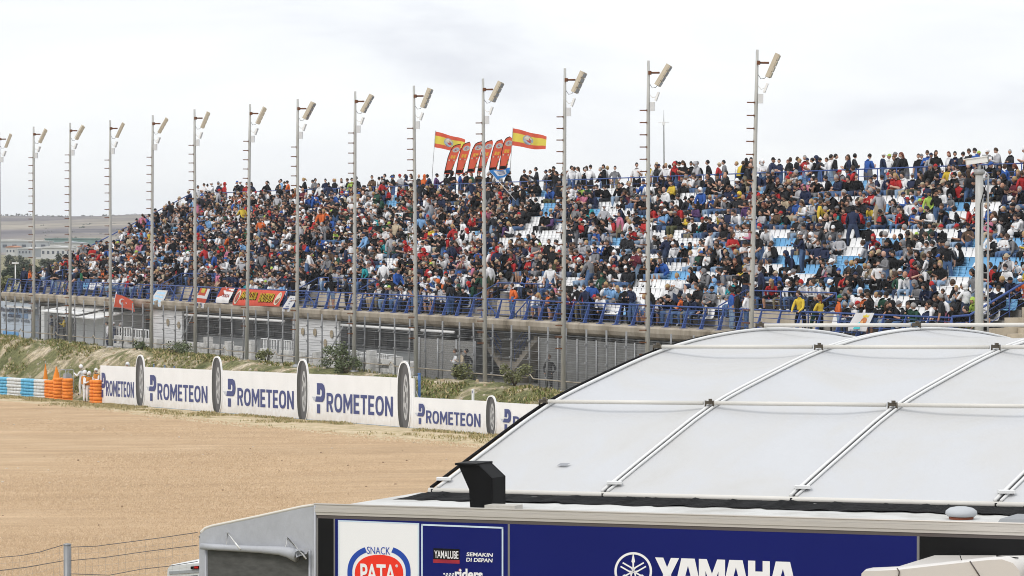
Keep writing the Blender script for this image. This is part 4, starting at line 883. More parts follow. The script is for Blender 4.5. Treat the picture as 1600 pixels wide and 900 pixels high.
def skin_body(J, lod):
    ks = list(J); me = bpy.data.meshes.new('b'); me.from_pydata([tuple(J[k][0]) for k in ks], [(ks.index(a), ks.index(b)) for a, b, _ in BONES], [])
    o = bpy.data.objects.new('b', me); COL.objects.link(o)
    md = o.modifiers.new('s', 'SKIN'); md.use_smooth_shade = True; md.branch_smoothing = .3
    for i, k in enumerate(ks):
        sv = me.skin_vertices[0].data[i]; r = J[k][1]; sv.radius = (r, r * (.8 if k in ('chest', 'waist', 'pelvis') else 1)); sv.use_root = (k == 'pelvis')
    if lod == 0: q = o.modifiers.new('u', 'SUBSURF'); q.levels = 1; q.render_levels = 1
    dg = bpy.context.evaluated_depsgraph_get(); dg.update(); out = bpy.data.meshes.new_from_object(o.evaluated_get(dg))
    bpy.data.objects.remove(o); bpy.data.meshes.remove(me)
    V = np.zeros(len(out.vertices) * 3); out.vertices.foreach_get('co', V); V = V.reshape(-1, 3); Fs = [tuple(p.vertices) for p in out.polygons]; bpy.data.meshes.remove(out)
    A = np.array([J[a][0] for a, b, _ in BONES]); B = np.array([J[b][0] for a, b, _ in BONES]); ra = np.array([J[a][1] for a, b, _ in BONES])
    cats = []
    for f in Fs:
        c = V[list(f)].mean(0); d = B - A; t = np.clip(((c - A) * d).sum(1) / (d * d).sum(1), 0, 1); q = np.linalg.norm(A + d * t[:, None] - c, axis=1) - ra * .8
        cats.append(BONES[int(np.argmin(q))][2])
    return V, Fs, cats
def uvell(rx, ry, rz, n=10, m=7, fn=None):
    vs = []; fs = []
    for j in range(m + 1):
        t = math.pi * j / m
        for k in range(n):
            a = 2 * math.pi * k / n; v = Vector((rx * math.sin(t) * math.cos(a), ry * math.sin(t) * math.sin(a), rz * math.cos(t))); vs.append(fn(v) if fn else v)
    for j in range(m):
        for k in range(n): fs.append((j * n + k, (j + 1) * n + k, (j + 1) * n + (k + 1) % n, j * n + (k + 1) % n))
    return vs, fs
def head_shape(lod):
    """skull, jaw, nose, ears, eyes and mouth in head space, face towards -y"""
    def f(v):
        x, y, z = v
        if z < -.02: x *= 1 - .30 * min(1, (-.02 - z) / .1); y = y * (1 - .12 * min(1, (-.02 - z) / .1)) - .012
        if y < -.07 and abs(x) < .035 and -.045 < z < .02: y -= .022
        return Vector((x, y, z))
    n, m = (12, 9) if lod == 0 else (8, 5); vs, fs = uvell(.082, .102, .126, n, m, f); cats = [0] * len(fs)
    def addp(p, q, c): b = len(vs); vs.extend(p); fs.extend([tuple(b + i for i in w) for w in q]); cats.extend([c] * len(q))
    if lod == 0:
        for s in (-1, 1):
            e, q = uvell(.012, .022, .03, 5, 4); addp([v + Vector((s * .078, .005, -.01)) for v in e], q, 0)
            e, q = uvell(.014, .010, .009, 5, 3); addp([v + Vector((s * .032, -.092, .012)) for v in e], q, 4)
        e, q = uvell(.024, .008, .006, 5, 3); addp([v + Vector((0, -.092, -.072)) for v in e], q, 7)
        e, q = uvell(.011, .020, .022, 5, 4); addp([v + Vector((0, -.102, -.022)) for v in e], q, 0)
    return vs, fs, cats
def hair_shape(style, lod):
    n, m = (12, 8) if lod == 0 else (8, 5); vs, fs, c = [], [], []
    def addp(p, q, k=0): b = len(vs); vs.extend(p); fs.extend([tuple(b + i for i in w) for w in q]); c.extend([k] * len(q))
    def shell(rx, ry, rz, zf, zb, yo=0.0):   # a cap of hair open at the face
        def f(v):
            lim = zf if v.y < -.058 else zb; return Vector((v.x * 1.09, v.y * 1.07 + yo, max(v.z, lim) * 1.05))
        e, q = uvell(rx, ry, rz, n, m, f); addp(e, q)
    if style == 'short': shell(.083, .105, .132, .045, -.05, .008)
    elif style == 'long':
        shell(.085, .107, .134, .05, -.06, .010)
        e, q = uvell(.088, .055, .20, n, 5, lambda v: Vector((v.x * (1 - .2 * (v.z < 0)), v.y + .075, v.z - .12))); addp(e, q)
    elif style == 'ponytail':
        shell(.083, .105, .132, .05, -.05, .008); e, q = uvell(.03, .04, .12, 7, 5, lambda v: Vector((v.x, v.y + .13 - v.z * .15, v.z - .05))); addp(e, q)
    elif style == 'cap':
        shell(.086, .108, .132, .035, .0, .004); e, q = uvell(.066, .075, .009, 9, 3, lambda v: Vector((v.x, v.y - .125, v.z + .038 + v.y * .12))); addp(e, q)
    elif style == 'beanie': shell(.087, .108, .142, .03, -.035, .004)
    elif style == 'hood':
        shell(.102, .120, .148, .055, -.10, .018); e, q = uvell(.115, .10, .06, n, 4, lambda v: Vector((v.x, v.y + .035, v.z - .13))); addp(e, q)
    elif style == 'sun hat':
        shell(.086, .108, .135, .03, .0, .0); e, q = uvell(.155, .175, .012, 12, 3, lambda v: Vector((v.x, v.y, v.z + .03 - abs(v.x) * .1))); addp(e, q)
    elif style == 'helmet': shell(.105, .125, .150, .01, -.08, .006)
    return vs, fs, c
STYLES = ['short', 'long', 'ponytail', 'cap', 'beanie', 'hood', 'sun hat', 'helmet']
POSES = {   # name: seated, lean, twist, arms, legs
    'sit_lap': (1, .18, 0, ('lap', 'lap'), 'apart'), 'sit_lean': (1, .52, .1, ('lap', 'forward'), 'wide'), 'sit_phone': (1, .30, -.1, ('phone', 'phone'), 'apart'), 'sit_chin': (1, .38, .2, ('chin', 'lap'), 'apart'),
    'sit_cross': (1, .05, -.25, ('cross', 'cross'), 'close'), 'sit_back': (1, -.12, .3, ('lap', 'lap'), 'wide'), 'sit_turn': (1, .15, -.6, ('lap', 'phone'), 'close'), 'sit_wave': (1, .10, .2, ('lap', 'hold'), 'apart'),
    'stand_down': (0, .03, 0, ('down', 'down'), 'apart'), 'stand_pocket': (0, .0, .2, ('pocket', 'pocket'), 'apart'), 'stand_phone': (0, .10, -.2, ('phone', 'phone'), 'close'), 'stand_cross': (0, .02, .1, ('cross', 'cross'), 'apart'),
    'stand_rail': (0, .28, 0, ('forward', 'forward'), 'wide'), 'stand_point': (0, .05, .3, ('down', 'hold'), 'apart')}
HEADTURN = {'sit_lap': (.3, .12), 'sit_lean': (-.2, .25), 'sit_phone': (.1, .45), 'sit_chin': (.5, .1), 'sit_cross': (-.4, .0), 'sit_back': (.4, -.05), 'sit_turn': (-.5, .1), 'sit_wave': (.2, .1),
            'stand_down': (.5, .05), 'stand_pocket': (-.5, .0), 'stand_phone': (.1, .5), 'stand_cross': (.7, .05), 'stand_rail': (-.2, .2), 'stand_point': (.3, .1)}
TPL = {}
for nm, (st, ln, tw, ar, lg) in POSES.items():
    J, hd = pose(st, ln, tw, ar, lg); hz, hx = HEADTURN[nm]; Mh = Matrix.Translation(hd) @ Matrix.Rotation(tw + hz, 4, 'Z') @ Matrix.Rotation(-hx, 4, 'X').inverted() @ Matrix.Identity(4)
    for lod in (0, 1):
        V, Fs, cats = skin_body(J, lod); hv, hf, hc = head_shape(lod); hv = [Mh @ v for v in hv]; b0 = len(V)
        V2 = np.vstack([V, np.array([tuple(v) for v in hv])]); F2 = Fs + [tuple(b0 + i for i in f) for f in hf]; c2 = cats + hc
        H = {}
        for s in STYLES:
            a, q, _ = hair_shape(s, lod); H[s] = (np.array([tuple(Mh @ v) for v in a]), q)
        TPL[nm, lod] = (V2, F2, c2, H)
def to_mesh(name, V, Fs, mi, nm):
    me = bpy.data.meshes.new(name); me.from_pydata([tuple(v) for v in V], [], Fs)
    for i in range(nm): me.materials.append(None)
    if mi is not None: me.polygons.foreach_set('material_index', mi)
    me.polygons.foreach_set('use_smooth', [True] * len(Fs)); me.update(); return me
BODY, HAIR = {}, {}
for nm in POSES:
    V, Fs, c, H = TPL[nm, 0]; BODY[nm] = to_mesh('person', V, Fs, c, 8)
    for s in STYLES: HAIR[nm, s] = to_mesh('hair' if s in ('short', 'long', 'ponytail') else s.replace(' ', '_'), H[s][0], H[s][1], None, 1)
def setm(o, i, m): o.material_slots[i].link = 'OBJECT'; o.material_slots[i].material = m
M_lip = mat('lip', (.36, .15, .12), .5)
def person(p, rz, pose_, top, bottom, style, hairc, skin=0, sleeves=True, shorts=False, scale=1.0, shoe='dark', label=None, group=None, vest=None):
    o = place('person', BODY[pose_], p, rz); o.scale = (scale,) * 3
    ms = [SKINS[skin], cmat(top), cmat(bottom), M_shoe[shoe], M_shade, cmat(top) if sleeves else SKINS[skin], SKINS[skin] if shorts else cmat(bottom), M_lip]
    for i, m in enumerate(ms): setm(o, i, m)
    if style:
        nm = 'hair' if style in ('short', 'long', 'ponytail') else style.replace(' ', '_')
        h = place(nm, HAIR[pose_, style], (0, 0, 0), 0, o); setm(h, 0, hmat(hairc) if nm == 'hair' else cmat(hairc))
    return tag(o, label, 'person', group)

# ------------------------------------------------------------------ seats
SP = .445
def seat_shape():
    b = MB(); x0, x1 = -.20, .20
    pts = [(-.26, .40), (-.22, .425), (.05, .40), (.13, .425), (.17, .52), (.205, .66), (.225, .76), (.215, .80)]
    for i in range(len(pts) - 1):
        (y0, z0), (y1, z1) = pts[i], pts[i + 1]; k = 1 if i < 5 else .92
        b.add([(x0 * k, y0, z0), (x1 * k, y0, z0), (x1 * k, y1, z1), (x0 * k, y1, z1), (x0 * k, y0 + .02, z0 - .03), (x1 * k, y0 + .02, z0 - .03), (x1 * k, y1 + .025, z1 - .02), (x0 * k, y1 + .025, z1 - .02)],
              [(0, 1, 2, 3), (7, 6, 5, 4), (0, 4, 5, 1), (2, 6, 7, 3), (0, 3, 7, 4), (1, 5, 6, 2)])
    return b
M_seat = {'white': mat('seat_white_plastic', (.78, .78, .78), .4, var=.08, vscale=1.5), 'blue': mat('seat_blue_plastic', (.17, .40, .64), .4, var=.1, vscale=1.5)}
sb_ = seat_shape(); SV = np.array(sb_.v); SF = sb_.f
SEATME = {k: sb_.mesh('stadium_seat', m) for k, m in M_seat.items()}
brk = MB(); brk.box((0, -.02, .2), (.06, .06, .4)); brk.box((0, .0, .375), (.34, .3, .03)); BRK = brk.mesh('bracket', mat('seat_bracket', (.06, .06, .065), .6))

# ------------------------------------------------------------------ who sits where
TOPS = ['black'] * 78 + ['charcoal'] * 20 + ['navy'] * 30 + ['grey'] * 11 + ['pale grey'] * 13 + ['white'] * 42 + ['red'] * 12 + ['blue'] * 6 + ['light blue'] * 3 + ['teal'] * 2 + ['green'] * 1 + ['dark green'] * 5 + ['yellow'] * 2 + ['orange'] * 3 + ['pink'] * 2 + ['maroon'] * 3 + ['beige'] * 3 + ['brown'] * 2 + ['purple'] + ['lime']
BOTS = ['blue jeans'] * 24 + ['dark jeans'] * 16 + ['pale jeans'] * 8 + ['black'] * 26 + ['charcoal'] * 8 + ['khaki'] * 3 + ['grey'] * 6 + ['beige'] * 2 + ['olive'] * 2
def look(r):
    top = r.choice(TOPS); bot = r.choice(BOTS); q = r.random()
    if q < .40: st, hc = 'short', r.choice(['black'] * 9 + ['brown'] * 5 + ['grey'] * 2 + ['fair'])
    elif q < .50: st, hc = 'long', r.choice(['black', 'black', 'brown', 'brown', 'fair', 'auburn'])
    elif q < .54: st, hc = 'ponytail', r.choice(['black', 'brown', 'fair'])
    elif q < .77: st, hc = 'cap', r.choice(['black'] * 12 + ['red'] * 4 + ['blue'] * 2 + ['white'] * 4 + ['navy'] * 4 + ['lime', 'grey', 'grey', 'beige'])
    elif q < .86: st, hc = 'hood', top
    elif q < .89: st, hc = 'sun hat', r.choice(['beige', 'white', 'grey'])
    elif q < .91: st, hc = 'beanie', r.choice(['black', 'grey', 'red'])
    else: st, hc = (None, None) if r.random() < .2 else ('short', 'black')
    return top, bot, st, hc, r.choice([0, 0, 1, 1, 1, 2]), r.random() < .74, r.random() < .10
rp = random.Random(5)
SIT = ['sit_lap'] * 4 + ['sit_lean'] * 4 + ['sit_phone'] * 3 + ['sit_chin'] * 2 + ['sit_cross'] * 2 + ['sit_back'] * 2 + ['sit_turn'] * 2 + ['sit_wave']
STD = ['stand_down', 'stand_pocket', 'stand_phone', 'stand_cross', 'stand_rail', 'stand_point']
people, seats = [], []      # (pos, rz, scale, pose, look, row, px), (pos, colour, row, px)
AISLES = [v for a, b in VOMS for v in (a - .6, b + .6)]
def is_aisle(L): return any(abs(L - q) < .5 for q in AISLES)
for row in range(NROW):
    D = ROW0 + TREAD * row + .50; z = row_z(row); L = LR + .35; state, left = True, 0; colr, cl = 'white', 0
    while L < LE - .2:
        px = px_of(P(L, D)); aisle = is_aisle(L)
        if px < 2200 and not (row < 2 and in_vom(L, .2)):
            if left <= 0:
                e = .19 + .06 * smooth((px - 560) / 500) + .0 * smooth((px - 1050) / 400) + .07 * max(0, noise2(L * .16, row * .55, 5)) + (.03 if (820 < px < 1030 and 6 < row < 12) else 0)
                e = max(.03, e - (.05 if row < 3 else 0))
                state = rp.random() > e * 2.3; left = rp.choice((3, 4, 5, 6, 8, 10)) if state else rp.choice((1, 2, 2, 3, 4, 5, 6) if px > 780 else (1, 1, 2, 2, 3))
            if cl <= 0:
                b_ = .16 + .24 * smooth((px - 1080) / 250) * smooth((row - 1) / 3 + .3); colr = 'blue' if rp.random() < b_ else 'white'; cl = rp.choice((5, 7, 9, 12))
            left -= 1; cl -= 1; pos = P(L, D, z)
            if not aisle: seats.append((pos, colr, row, px, state))
            if (state and not aisle) or (aisle and rp.random() < .35):
                if rp.random() < .955:
                    stand = rp.random() < (.035 if not aisle else .6)
                    pz = rp.choice(STD) if stand else rp.choice(SIT); sc = rp.uniform(.97, 1.12) * (rp.uniform(.68, .8) if rp.random() < .05 else 1)
                    q = P(L + rp.gauss(0, .03), D + rp.gauss(0, .03) - (.26 if stand else 0), z + (.0 if sc > .9 else (.52 * (1 - sc) if not stand else 0)))
                    rz = ROT_STAND + rp.gauss(.0, .28) + rp.choice((0, 0, .35, -.35)) + (rp.uniform(-2.6, 2.6) if stand else 0)
                    lk = look(rp)
                    if people and people[-1][5] == row and rp.random() < .28: lk = (people[-1][4][0],) + lk[1:]      # friends dressed alike
                    people.append([q, rz, sc, pz, lk, row, px])
        L += SP
L = LR + .5
while L < LE - .3:                         # the line of people standing along the top walkway
    px = px_of(P(L, DTOP + .7)); d = .55 if px > 860 or px < 300 else .75
    if px < 2200 and rp.random() < (.80 if px > 560 else .66):
        for k in range(1 if rp.random() < .72 else 2):
            sc = rp.uniform(.96, 1.07); q = P(L + rp.gauss(0, .12), DTOP + .62 + .5 * k + rp.uniform(0, .5), ZTOP)
            people.append([q, ROT_STAND + rp.gauss(0, .5) + rp.choice((0, 0, 0, 1.2, -1.2, 3.0)), sc, rp.choice(STD), look(rp), 'top', px])
    L += d * rp.uniform(.5, 1.5)
for i in range(14):                        # a few on the front walkway
    L = rp.uniform(LR + 1, LL - 1); px = px_of(P(L, 65.8))
    people.append([P(L, 65.05 + rp.random() * .3, ZS), ROT_STAND + rp.gauss(0, 1.3), rp.uniform(.95, 1.06), rp.choice(STD), look(rp), 'walk', px])
ORD = ['front', 'second', 'third', 'fourth', 'fifth', 'sixth', 'seventh', 'eighth', 'ninth', 'tenth', 'eleventh', 'twelfth', 'thirteenth', 'fourteenth', 'fifteenth', 'back']
def zone(px):
    if px > 1545: return 'right of the camera mast'
    if px > 1440: return 'beside the camera mast'
    if px > 1340: return 'left of the camera mast'
    if px > 1180: return 'right of the tallest pole'
    if px > 1020: return 'left of the tallest pole'
    return 'near the thin antenna'
def ptxt(lk, pz, row, px):
    top, bot, st, hc, sk, sl, sh = lk
    head = 'bald head' if st is None else {'short': f'short {hc} hair', 'long': f'long {hc} hair', 'ponytail': f'{hc} ponytail', 'hood': 'hood up'}.get(st, f'{hc} {st}')
    where = {'top': 'on the top walkway', 'walk': 'on the front walkway'}.get(row) or f'{ORD[row]} row'
    verb = '' if row in ('top', 'walk') else ('standing ' if pz.startswith('stand') else 'sitting ')
    return f'person in {top}, {head}, {verb}{where}, {zone(px)}'
order = sorted(range(len(people)), key=lambda i: people[i][0].y)
vis = [i for i in order if people[i][6] < 1612]
NEAR = set(vis[:262]); used = set()
for i in vis[:262]:
    q, rz, sc, pz, lk, row, px = people[i]; lab = ptxt(lk, pz, row, px); n = 0
    while lab in used:
        n += 1; lk = look(rp) if n < 40 else (rp.choice(sorted(set(TOPS))),) + look(rp)[1:]; lab = ptxt(lk, pz, row, px)
    used.add(lab); top, bot, st, hc, sk, sl, sh = lk
    person(q, rz, pz, top, bot, st, hc, sk, sl, sh, sc, rp.choice(('dark', 'dark', 'white')), lab, 'spectators in the grandstand')
def bigmesh(name, chunks, mats_):
    """chunks of (V, tri array, material index array) joined into one mesh"""
    nv = sum(len(c[0]) for c in chunks); nt = sum(len(c[1]) for c in chunks)
    V = np.empty((nv, 3), np.float32); T = np.empty((nt, 3), np.int32); Mi = np.empty(nt, np.int32); a = b = 0
    for v, t, m in chunks:
        V[a:a + len(v)] = v; T[b:b + len(t)] = t + a; Mi[b:b + len(t)] = m; a += len(v); b += len(t)
    me = bpy.data.meshes.new(name); me.vertices.add(nv); me.vertices.foreach_set('co', V.ravel()); me.loops.add(nt * 3); me.loops.foreach_set('vertex_index', T.ravel())
    me.polygons.add(nt); me.polygons.foreach_set('loop_start', np.arange(nt, dtype=np.int32) * 3)
    for m in mats_: me.materials.append(m)
    me.polygons.foreach_set('material_index', Mi); me.polygons.foreach_set('use_smooth', np.ones(nt, bool)); me.update(); me.validate()
    return place(name, me)
def tris(Fs, cats=None):
    T, C = [], []
    for k, f in enumerate(Fs):
        for j in range(1, len(f) - 1): T.append((f[0], f[j], f[j + 1])); C.append(cats[k] if cats is not None else 0)
    return np.array(T, np.int32), np.array(C, np.int32)
CM = SKINS + [cmat(k) for k in CLOTH] + [hmat(k) for k in HAIRC] + [M_shoe['dark'], M_shoe['white'], M_shade, M_lip]
CI = {m.name: i for i, m in enumerate(CM)}
TT = {}
for nm in POSES:
    V, Fs, c, H = TPL[nm, 1]; t, tc = tris(Fs, c); TT[nm] = (V, t, tc, {s: (h[0], tris(h[1])[0]) for s, h in H.items()})
chunks = []
for i, (q, rz, sc, pz, lk, row, px) in enumerate(people):
    if i in NEAR: continue
    V, t, tc, H = TT[pz]; top, bot, st, hc, sk, sl, sh = lk; c, s = math.cos(rz), math.sin(rz); Rm = np.array(((c, -s, 0), (s, c, 0), (0, 0, 1))) * sc
    ti, bi = CI[cmat(top).name], CI[cmat(bot).name]; lut = np.array([sk, ti, bi, CI['shoe_dark'], CI['dark_eye'], ti if sl else sk, sk if sh else bi, CI['lip']])
    off = np.array(q); chunks.append((V @ Rm.T + off, t, lut[tc]))
    if st:
        hv, ht = H[st]; m = hmat(hc) if st in ('short', 'long', 'ponytail') else cmat(hc); chunks.append((hv @ Rm.T + off, ht, np.full(len(ht), CI[m.name])))
tag(bigmesh('crowd', chunks, CM), 'dense crowd of seated spectators filling the far part of the grandstand', None, None, 'stuff')
# seats: the nearest empty ones as objects, everything else as one mass
emp = sorted([k for k in range(len(seats)) if not seats[k][4] and seats[k][3] < 1606], key=lambda k: seats[k][0].y)[:290]; es = set(emp)
for k in emp:
    pos, colr, row, px, _ = seats[k]; w = f'empty {colr} plastic seats, {ORD[row]} row, {zone(px)}'
    s = tag(place('stadium_seat', SEATME[colr], pos, ROT_STAND), w.replace('seats', 'seat'), 'seat', w); place('bracket', BRK, (0, 0, 0), 0, s)
st_, _ = tris(SF); c, s = math.cos(ROT_STAND), math.sin(ROT_STAND); Rm = np.array(((c, -s, 0), (s, c, 0), (0, 0, 1)))
chunks = [(SV @ Rm.T + np.array(p), st_, np.full(len(st_), 0 if col == 'white' else 1)) for k, (p, col, r, px, stt) in enumerate(seats) if k not in es]
tag(bigmesh('stadium_seating', chunks, [M_seat['white'], M_seat['blue']]), 'rows of white and blue plastic seats under and between the crowd', None, None, 'stuff')

# ------------------------------------------------------------------ people told apart by name of place
def P2(px, D, z): return P(L_of(px, D), D, z)
FW = ROT_STAND
G1 = 'people at the front railing'
person(P2(46, 65.3, ZS), FW + 2.9, 'stand_cross', 'orange', 'dark jeans', 'short', 'brown', 1, True, label='person in orange jacket standing behind the railing at the left end', group=G1)
person(P2(127, 65.3, ZS), FW + 2.6, 'stand_pocket', 'green', 'blue jeans', 'short', 'brown', 1, False, label='person in green tee shirt standing beside the third light pole', group=G1)
person(P2(102, 67.2, ZS + .4), FW + 2.4, 'stand_cross', 'charcoal', 'black', 'short', 'black', 1, True, label='person in charcoal standing by the stair left of the third pole', group=G1)
person(P2(905, 65.4, ZS), FW + .2, 'stand_rail', 'black', 'khaki', 'short', 'black', 0, True, label='person in black jacket and khaki trousers leaning on the front railing', group=G1)
person(P2(916, 65.4, ZS), FW + .5, 'stand_rail', 'navy', 'dark jeans', 'short', 'brown', 0, True, label='person in navy jacket leaning on the front railing beside the khaki trousers', group=G1)
person(P2(976, 65.6, ZS), FW + .9, 'stand_cross', 'black', 'black', 'cap', 'black', 0, True, label='person in black with black cap standing behind the railing by the antenna', group=G1)
person(P2(988, 65.6, ZS), FW + .6, 'stand_phone', 'navy', 'blue jeans', 'short', 'black', 0, True, label='person in navy and blue jeans standing at the railing by the antenna', group=G1)
person(P2(1143, 65.6, ZS), FW + 2.9, 'stand_down', 'blue', 'pale jeans', 'short', 'black', 1, False, label='person in blue tee shirt standing just left of the tallest pole', group=G1)
person(P2(1152, 65.1, ZS), FW + 2.8, 'stand_down', 'black', 'black', 'short', 'black', 1, True, label='person in black jacket standing at the railing by the tallest pole', group=G1)
person(P2(1275, 66.0, ZS - .15), FW + .9, 'stand_rail', 'charcoal', 'dark green', 'short', 'grey', 1, True, label='person in dark jacket and green trousers at the entrance railing', group=G1)
person(P2(1281, 65.5, ZS - .15), FW - 1.3, 'stand_cross', 'yellow', 'black', 'long', 'auburn', 0, True, label='person in yellow jacket with long auburn hair at the entrance railing', group=G1)
person(P2(1311, 65.7, ZS - .15), FW + 2.6, 'stand_pocket', 'orange', 'pale jeans', 'cap', 'green', 1, True, label='person in orange jacket with green cap beside the lion flag', group=G1)
G2 = 'people behind the fence under the stand'
for px, D, top, bot, pz, st, hc, s in ((81, 65.2, 'navy', 'khaki', 'stand_cross', 'cap', 'black', 'person in navy under the awning, leftmost of that group'), (89, 65.9, 'charcoal', 'dark jeans', 'stand_pocket', 'short', 'black', 'person in charcoal under the awning, between two others'), (95, 66.5, 'black', 'black', 'stand_down', 'short', 'black', 'person in black at the rear under the tilted awning'), (101, 65.2, 'yellow', 'charcoal', 'stand_phone', 'short', 'brown', 'person in yellow top under the tilted awning'),
                                       (712, 62.6, 'white', 'black', 'stand_cross', 'short', 'brown', 'person in white before the woven screen'), (722, 62.8, 'beige', 'dark jeans', 'stand_phone', 'short', 'black', 'person in beige coat before the woven screen'), (729, 63.1, 'black', 'black', 'stand_pocket', 'short', 'black', 'person in black before the woven screen'),
                                       (193, 63.4, 'black', 'black', 'stand_rail', 'short', 'grey', 'person in black below the Turkish flag reaching forward'), (177, 62.9, 'navy', 'dark jeans', 'stand_pocket', 'cap', 'white', 'person in navy with white cap behind the fourth pole'), (168, 63.0, 'white', 'navy', 'stand_down', 'short', 'black', 'person in white beside the fourth light pole'), (858, 63.4, 'black', 'black', 'stand_pocket', 'short', 'brown', 'person in black behind the fence left of the twelfth pole')):
    person(P2(px, D, GZ), FW + rp.uniform(-.8, .8), pz, top, bot, st, hc, 1, True, label=s, group=G2)
M_vest = CLOTH.__setitem__('vest orange', (.52, .20, .03))
def marshal(px, D, z, rz, pz, label, vest=True):
    o = person(P2(px, D, z), rz, pz, 'white', 'white', 'helmet', 'white', 1, True, label=label, group='marshals in white overalls')
    if not vest: return
    m = MB(); prof = [(.20, 1.00), (.205, 1.15), (.215, 1.30), (.20, 1.40), (.15, 1.46)]
    n = 14; vs = [Vector((r * math.cos(2 * math.pi * k / n) * 1.0, r * .78 * math.sin(2 * math.pi * k / n), zz)) for r, zz in prof for k in range(n)]
    m.add(vs, [(j * n + k, j * n + (k + 1) % n, (j + 1) * n + (k + 1) % n, (j + 1) * n + k) for j in range(len(prof) - 1) for k in range(n)], 0, True); v = m.build('vest', cmat('vest orange'), o)
    me = text_mesh('ET', .2, .14, .03); me.materials.append(cmat('white')); q = place('lettering', me, parent=v); q.matrix_local = frame_matrix(Vector((.10, .172, 1.18)), (-1, 0, 0), (0, 0, 1))
zm = g(160)
marshal(131, 53.9, zm + .05, FW + 2.9, 'stand_down', 'marshal in orange vest, back to the gravel, nearest the orange stacks')
marshal(138.5, 54.1, zm, FW + 1.6, 'stand_phone', 'marshal in orange vest stepping between the two other marshals')
marshal(127.5, 55.6, zm + .12, FW - 1.2, 'stand_point', 'marshal with outstretched arm behind the rack of cases', False)
marshal(150.5, 55.0, zm + .1, FW + .3, 'stand_cross', 'marshal in orange vest behind the narrow orange tyre stack')
marshal(200, 55.3, g(155) + .48, FW + .2, 'stand_down', 'marshal in white cap standing hidden behind the first board', False)
# ================================================================== flags and banners
M_fred = mat('flag_red', (.80, .15, .09), .8, var=.1, vscale=3, trans=.55); M_fyel = mat('flag_yellow', (.88, .74, .13), .8, var=.1, vscale=3, trans=.55); M_fwhite = mat('flag_white', (.72, .72, .73), .8, var=.06, vscale=3, trans=.3)
M_fblue = mat('flag_blue', (.05, .22, .55), .8, var=.1, vscale=3, trans=.3); M_badge = mat('badge_grey_blue', (.34, .40, .48), .8); M_badge2 = mat('badge_red', (.42, .07, .06), .8); M_brown = mat('badge_brown', (.22, .10, .06), .8)
def cloth_grid(nu, nv, fn, mfn):
    b = MB(); vs = [fn(i / nu, j / nv) for j in range(nv + 1) for i in range(nu + 1)]; n = nu + 1; base = len(b.v); b.v += [tuple(v) for v in vs]
    for j in range(nv):
        for i in range(nu): b.f.append((j * n + i, j * n + i + 1, (j + 1) * n + i + 1, (j + 1) * n + i)); b.m.append(mfn((i + .5) / nu, (j + .5) / nv)); b.sm.append(True)
    return b
def on_cloth(fn, poly, off):   # a flat mark laid on the cloth, following its folds
    e = 1e-3; out = []
    for u, v in poly:
        p = fn(u, v); n = (fn(u + e, v) - p).cross(fn(u, v + e) - p).normalized()
        if n.y > 0: n = -n
        out.append(p + n * off)
    return out
def mark(fn, poly, off, name, m, parent, back=False):
    b = MB()
    b.add(on_cloth(fn, poly, off), [tuple(range(len(poly)))]); return b.build(name, m, parent)
def circ(u, v, ru, rv, n=16): return [(u + ru * math.cos(2 * math.pi * k / n), v + rv * math.sin(2 * math.pi * k / n)) for k in range(n)]
def spanish_flag(pxb, pyb, pxt, pyt, w, h, droop, label, D=79.2):
    p0 = P2(pxb, D, ZTOP); Y = p0.y; top = at(pxt, pyt, Y); t = tag(empty('flag', p0), label, 'flag', 'red and yellow flags above the crowd'); tp = top - p0
    m = MB(); m.tube([(0, 0, 0), tp * .5 + Vector((-.02, 0, 0)), tp + Vector((.0, 0, .05))], .018, 5); m.build('pole', M_galv, t)
    ax = tp.normalized()
    def fn(u, v): return tp + ax * (-h * (1 - v)) + Vector((u * w, .10 * math.sin(u * 9 + v * 2) * u + .06 * math.sin(u * 17 + 1), -droop * u + .05 * math.sin(u * 8 + v) * u - .12 * u * u * (v - .5) * 2))
    c = cloth_grid(28, 12, fn, lambda u, v: 1 if .25 < v < .75 else 0).build('cloth', [M_fred, M_fyel], t)
    mark(fn, circ(.46, .5, .155, .29), .012, 'emblem', M_badge, c); mark(fn, circ(.46, .5, .125, .235), .018, 'emblem', mat('badge_pale', (.55, .52, .42), .8), c)
    mark(fn, [(.38, .38), (.54, .36), (.55, .52), (.50, .64), (.43, .60), (.37, .52)], .024, 'emblem', M_badge2, c); mark(fn, [(.50, .45), (.57, .42), (.56, .56), (.51, .55)], .028, 'emblem', mat('badge_blue', (.10, .22, .38), .8), c)
spanish_flag(673, 272, 680.5, 205.5, 1.85, .98, .42, 'red and yellow striped flag with round badge, left of the feather flags')
spanish_flag(795, 270, 801.5, 200.5, 1.98, 1.0, .40, 'red and yellow striped flag with round badge, right of the feather flags')
